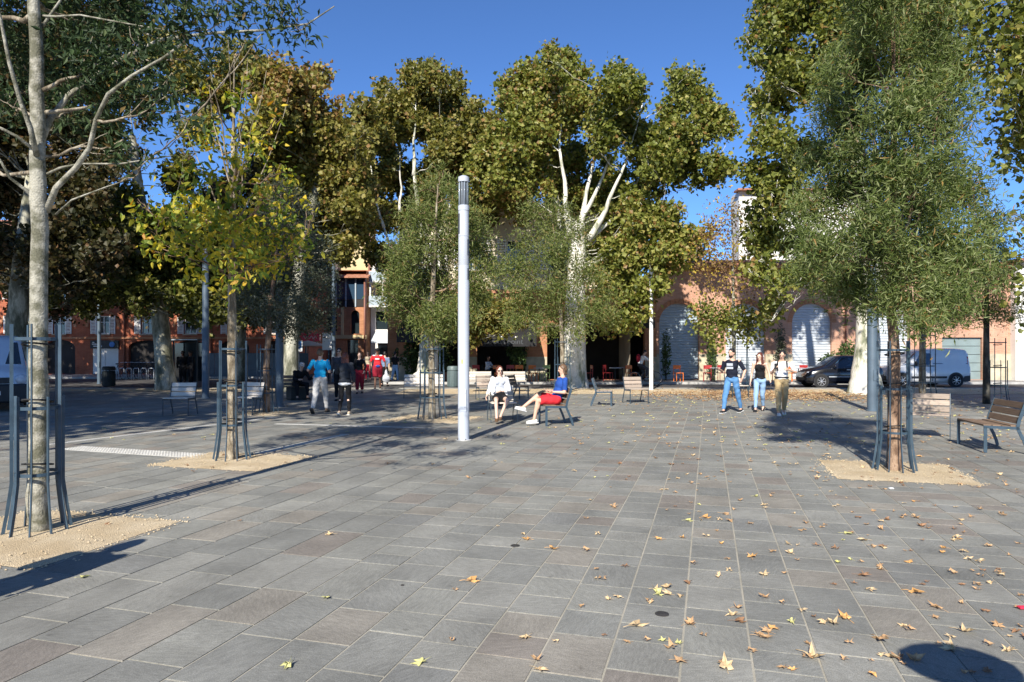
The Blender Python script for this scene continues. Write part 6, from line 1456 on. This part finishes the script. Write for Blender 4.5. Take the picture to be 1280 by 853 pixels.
# 12 man in white T-shirt
g = G(977, 519)
t_, J_, K_ = person('man in a white T-shirt and tan trousers looking down at a phone', g, -14, dict(lean=nv(0, -.06, 1), thR=D_(16), shR=D_(4), thL=D_(-6), shL=D_(-26), ftL=nv(0, -.9, -.4), uaR=nv(-.22, -.15, -1), faR=nv(.20, -.9, .55), uaL=nv(.55, -.15, -1), faL=nv(-.75, -.65, .25), head=nv(0, -.45, 1), face=nv(-.3, -1, -.7), curlR=.7, curlL=.6),
       dict(top=(C_['white'], .45, ''), legs=(C_['khaki'], .96), loose=1.05, hair=(HK, 'short'), shoes=WS), SK, 1.74)
for sg in (-1, 1): MB().bar(K_['shl'] + Vector((sg * .11, -.09, .05)), K_['chest'] + Vector((sg * .12, -.145, -.10)), .035, .012, (0, 1, 0)).build('backpack_strap', C_['black'], t_)
MB().box(J_['R'][5] + Vector((.02, -.10, .06)), (.075, .012, .15)).build('phone', M['black'], t_); MB().box(K_['hip'] + Vector((0, -.01, .085)), (.325, .245, .035), bev=.01).build('belt', C_['black'], t_)
# 13 cyclist
g = (X(803, 34), 34.0)
t_, J_, K_ = person('cyclist in a white shirt with a dark red backpack riding past the awning', (g[0] - .15, g[1]), 90, dict(lean=nv(0, -.45, 1), thR=nv(-.05, -.85, -.45), shR=nv(.05, .15, -1), thL=nv(.05, -.5, -.85), shL=nv(-.05, .25, -1), uaR=nv(-.15, -.75, -.7), faR=nv(0, -.9, -.35), uaL=nv(.15, -.75, -.7), faL=nv(0, -.9, -.35), head=nv(0, -.35, 1)),
       dict(top=(C_['white'], .5, ''), legs=(C_['dkgrey'], .95), hair=(HK, 'short'), shoes=(M['black'], M['paint_white'])), SK, 1.74, vox=.018, hipz=1.0)
blob('backpack', [('e', K_['chest'] + Vector((0, .20, .0)), (.15, .12, .22))], C_['maroon'], t_, .018, 1)
# 14 cafe customer, 15 dark seated man, 16-17 standing in shelter
cc_ = cafe_chair('bin_dark'); cc_.location = (X(609, 35.9), 36.1, .084); cc_.rotation_euler = (0, 0, R(60)); cc_['label'] = 'dark chair under the cafe customer in the white shirt'
person('cafe customer in a white shirt sitting sideways at a table', (X(609, 35.9), 36.05), 60, dict(lean=nv(0, -.1, 1), thR=nv(-.1, -1, 0), thL=nv(.1, -1, 0), shR=nv(0, -.1, -1), shL=nv(0, -.1, -1), uaR=nv(-.2, -.5, -.9), faR=nv(.1, -1, .1), uaL=nv(.2, -.5, -.9), faL=nv(-.1, -1, .1)),
       dict(top=(C_['grey'], .95, ''), legs=(C_['black'], .95), hair=(HK, 'short')), SKD, 1.72, vox=.02, hipz=.56, zoff=.084)
g = G(352, 500)
person('man in dark clothes and a grey cap sitting bent forward in the shade', (X(372, g[1]), g[1] - .1), 40, dict(lean=nv(.1, -.55, 1), thR=nv(-.2, -1, -.05), thL=nv(.25, -1, -.05), shR=nv(0, -.1, -1), shL=nv(0, -.1, -1), uaR=nv(-.3, -.5, -1), faR=nv(.3, -1, 0), uaL=nv(.3, -.5, -1), faL=nv(.1, -1, .3), head=nv(0, -.3, 1)),
       dict(jacket=C_['black'], legs=(C_['black'], .95), cap=HG), SK, 1.75, vox=.016, hipz=.56)
b_ = empty('stone_block', (X(372, g[1]), g[1] + .02, 0), R(40), 'dark low block seat under the bent man in the grey cap', 'seat'); MB().box((0, .05, .22), (.6, .45, .44), bev=.03).build('block', M['bin_dark'], b_)
for px, rz_, lab in ((227, 20, 'left of two people in dark clothes waiting in the bus shelter'), (237, -30, 'right of two people in dark clothes waiting in the bus shelter')):
    person(lab, (X(px, 33.0), 33.1), rz_, dict(), dict(jacket=C_['black'], legs=(C_['black'], .96), hair=(HK, 'short')), SKD, 1.74, vox=.022, zoff=-.02)
# two onlookers just outside the frame whose shadows fall into it
t_, J_, K_ = person('onlooker in a wide sun hat right of the camera, only the shadow visible', (1.70, 1.30), 180, dict(uaR=nv(-.5, -.1, -1), faR=nv(.4, -.8, .3), uaL=nv(.5, -.1, -1), faL=nv(-.4, -.8, .3)), dict(top=(C_['white'], .9, ''), legs=(C_['denim'], .96), loose=1.1, hair=(HL, 'bob'), shoes=(M['black'], M['paint_white'])), SK, 1.72, vox=.011)
blob('hat', [('e', K_['head'] + Vector((0, 0, .072)), (.30, .29, .012)), ('e', K_['head'] + Vector((0, 0, .045)), (.15, .15, .03)), ('e', K_['head'] + Vector((0, 0, .095)), (.105, .12, .075))], C_['sand'], t_, .008, 1, .004)
MB().tube([K_['head'] + Vector((.112 * math.cos(q), .126 * math.sin(q), .085)) for q in np.linspace(0, 6.2832, 25)], .012, 6, False).build('hat_band', M['wood_dark'], t_)
person('onlooker left of the camera, only the shadow in view', (-3.94, 3.55), 170, dict(uaL=nv(.1, -.3, -1), faL=nv(0, -.7, -.5)), dict(jacket=C_['dkgrey'], legs=(C_['denim'], .96), hair=(HL, 'bob')), SK, 1.78, vox=.02)

# ------------------------------------------------------------------ fallen leaves
def leaf_shape(seed, size=1.0):
    rd = random.Random(seed); pts = []
    lob = [(-1.0, .30), (-2.1, .62), (-1.55, .34), (-.75, .85), (-.35, .45), (0, 1.0), (.35, .45), (.75, .85), (1.55, .34), (2.1, .62), (1.0 + 1.9, .25)]
    lob = [(-2.7, .28), (-2.05, .68), (-1.45, .36), (-.85, .88), (-.42, .44), (0, 1.0), (.42, .44), (.85, .88), (1.45, .36), (2.05, .68), (2.7, .28)]
    cx, cy = rd.uniform(.8, 1.6), rd.uniform(-.8, .8)
    def z(x, y): return .17 * (abs(x * cx + y * cy) ** 1.5) + .16 * math.sin(x * 5 + seed) * y + .10 * math.sin(y * 7 + seed * 2) + .06
    for a, r_ in lob:
        r_ *= rd.uniform(.85, 1.1); x, y = r_ * math.sin(a) * .9, r_ * math.cos(a); pts.append((x, y, z(x, y) + rd.uniform(-.02, .08)))
    mid = [(p[0] * .45, p[1] * .45, z(p[0] * .45, p[1] * .45) - .01) for p in pts]
    vs = [Vector(p) * .09 * size for p in pts + mid + [(0, -.05, .02)]]; n = len(pts); c = 2 * n; fs = []
    for i in range(n - 1): fs += [(i, i + 1, n + i + 1, n + i), (n + i, n + i + 1, c)]
    mb = MB(); mb.add(vs, fs); mb.tube([Vector((0, -.02, .02)) * .09, Vector((.05, -.55, .08)) * .09, Vector((.15, -.95, .03)) * .09], .0016, 4); return mb
shapes = {}
def leafmesh(k, m):
    if (k, m) not in shapes: shapes[(k, m)] = leaf_shape(k).mesh('fallen_leaf', M[m])
    return shapes[(k, m)]
def fallen(px, py, m, sc, label, curl=0):
    x, y = G(px, py); o = link('fallen_leaf', leafmesh(random.randint(0, 5), m), None, None); o.location = (x, y, .006); s_ = sc
    o.rotation_euler = (random.gauss(0, .12) + curl, random.gauss(0, .12), random.uniform(0, 6.28)); o.scale = (s_ * random.uniform(.55, 1), s_ * random.uniform(.8, 1.05), s_ * random.uniform(.8, 1.5))
    tag(o, label, 'fallen leaf', 'fallen leaves on the paving'); return o
NM = [(361, 832, 'dead_d', .85, 'green and brown fallen leaf at the very front left of the middle'), (408, 748, 'dead_d', .85, 'pale yellow curled leaf lying left of the middle foreground'), (588, 728, 'dead_e', 1.0, 'star shaped orange brown leaf in the middle foreground'), (413, 669, 'dead_b', .75, 'pale tan leaf to the right of the pale tree sand bed'), (104, 723, 'dead_d', .8, 'yellow green leaf below the long shadow at the left'),
      (795, 784, 'dead_b', 1.2, 'large curled tan leaf beside the round drain cover'), (835, 734, 'dead_b', 1.2, 'big pale leaf on a joint up and right of the drain cover'), (907, 836, 'dead_b', 1.15, 'tan leaf at the bottom edge left of the hat shadow'), (1015, 822, 'dead_b', 1.1, 'pale curled leaf lying left of the hat shadow'), (1100, 800, 'dead_a', 1.1, 'brown leaf touching the top of the hat shadow'),
      (940, 697, 'dead_e', 1.1, 'bright orange leaf on the right half of the paving'), (1057, 774, 'dead_e', .9, 'orange brown leaf right of centre near the front'), (1143, 742, 'dead_e', 1.0, 'red brown leaf by itself at right front'), (1172, 761, 'dead_a', .9, 'brown leaf above the hat shadow at right'), (690, 687, 'dead_e', .8, 'light orange leaf near the centre of the paving'), (586, 598, 'dead_a', .8, 'dark curled leaf in front of the lamp column'), (1205, 790, 'dead_b', 1.1, 'pale leaf at lower right above the hat shadow'), (674, 838, 'dead_b', .8, 'tan leaf at the bottom middle edge'), (527, 829, 'dead_d', .7, 'small yellow green leaf at the bottom edge'), (133, 658, 'dead_c', .7, 'brown leaf resting on the sand of the pale tree')]
for a in NM: fallen(*a)
rl = random.Random(11); cnt = 0
while cnt < 255:
    py = 500 + (853 - 500) * rl.random() ** 1.5 * 1.0; px = rl.uniform(380, 1280)
    w_ = .10 + .9 * min(1, max(0, (px - 560) / 420)); 
    if px < 640: w_ *= .35
    if rl.random() > w_: continue
    if py < 530 and 560 < px < 720: continue
    m = rl.choice(['dead_a', 'dead_b', 'dead_b', 'dead_c', 'dead_c', 'dead_a', 'dead_a', 'dead_d', 'dead_b', 'dead_e']); clump = 1 if rl.random() < .7 else 2
    for _ in range(clump):
        fallen(px + rl.gauss(0, 7) * (clump > 1), py + rl.gauss(0, 3) * (clump > 1), m, rl.uniform(.35, .85), {'dead_a': 'dry mid brown leaf', 'dead_b': 'pale tan leaf', 'dead_c': 'dark brown shrivelled leaf', 'dead_d': 'yellow green leaf', 'dead_e': 'orange brown leaf'}[m] + ' scattered among many others on the grey paving'); cnt += 1
# far scatter and litter as masses
def litter(name, n, fx, mats, size=(.5, 1.0)):
    for mi, m in enumerate(mats):
        k = n // len(mats); src = leaf_shape(mi + 20); V0 = np.array([tuple(v) for v in src.v]); quads = [f for f in src.f if len(f) == 4 and max(f) < 23]; nvv = 23; V0 = V0[:nvv]
        Q = np.array(quads); allV = np.zeros((k, nvv, 3)); 
        for i in range(k):
            x, y, z = fx(); a = random.uniform(0, 6.28); s_ = random.uniform(*size); c, s2 = math.cos(a), math.sin(a)
            allV[i, :, 0] = x + (V0[:, 0] * c - V0[:, 1] * s2) * s_; allV[i, :, 1] = y + (V0[:, 0] * s2 + V0[:, 1] * c) * s_; allV[i, :, 2] = z + V0[:, 2] * s_ * random.uniform(.6, 1.8)
        Fq = (np.arange(k)[:, None, None] * nvv + Q[None]).reshape(-1, 4)
        o = link(name, np_mesh(name, allV.reshape(-1, 3), Fq, M[m]), None, None); tag(o, ('%s fallen leaves ' % {'dead_a': 'brown', 'dead_b': 'tan', 'dead_c': 'dark brown', 'dead_d': 'yellow', 'dead_e': 'orange'}[m]) + ('drifted under the pale plane tree by the black car' if 'drift' in name else 'thinly scattered over the far paving' if 'scatter' in name else 'small and broken, strewn over the near right paving'), 'leaves', kind='stuff')
def drift():
    while True:
        x = random.gauss(9.6, 2.3); y = random.gauss(25.4, 1.5)
        if 4.5 < x < 15 and 21.5 < y < 29.5: return x, y, .006 + random.random() * .06
litter('leaf_drift', 2600, drift, ['dead_a', 'dead_b', 'dead_c'], (.7, 1.3))
def scat():
    while True:
        y = random.uniform(12, 31); x = random.uniform(-.6 * y, .75 * y)
        if random.random() < (.15 + .85 * min(1, max(0, (x + 2) / 6))): return x, y, .006
litter('leaf_scatter', 900, scat, ['dead_a', 'dead_b', 'dead_d'], (.5, 1.0))
def scat3():
    while True:
        y = 3.6 + 11 * random.random() ** 1.3; x = random.uniform(-.45 * y, .77 * y)
        if random.random() < .05 + .95 * min(1, max(0, (x + .3) / 3.2)) ** 1.3: return x + random.gauss(0, .04), y, .007
litter('leaf_crumbs', 280, scat3, ['dead_a', 'dead_c', 'dead_b', 'dead_a'], (.28, .72))
def scat2():
    a = random.choice([(-4.2, 10.4), (b3[0], b3[1]), (b4[0], b4[1]), (b6[0], b6[1])]); return a[0] + random.gauss(0, .5), a[1] + random.gauss(0, .5), .012
litter('leaf_scatter', 90, scat2, ['dead_c'], (.3, .6))
for px, py, col_ in ((1114, 612, 'paint_white'), (1278, 762, 'sign_red')):
    x, y = G(px, py); tag(MB().box((0, 0, .01), (.05, .035, .018), bev=.006).build('litter_scrap', M[col_]), 'small %s scrap of litter on the paving' % ('white paper' if col_ == 'paint_white' else 'red'), 'litter').location = (x, y, .003)
bpy.data.scenes.remove(side_scene)
for o in list(scene.objects):
    if o.parent and 'category' in o: del o['category']
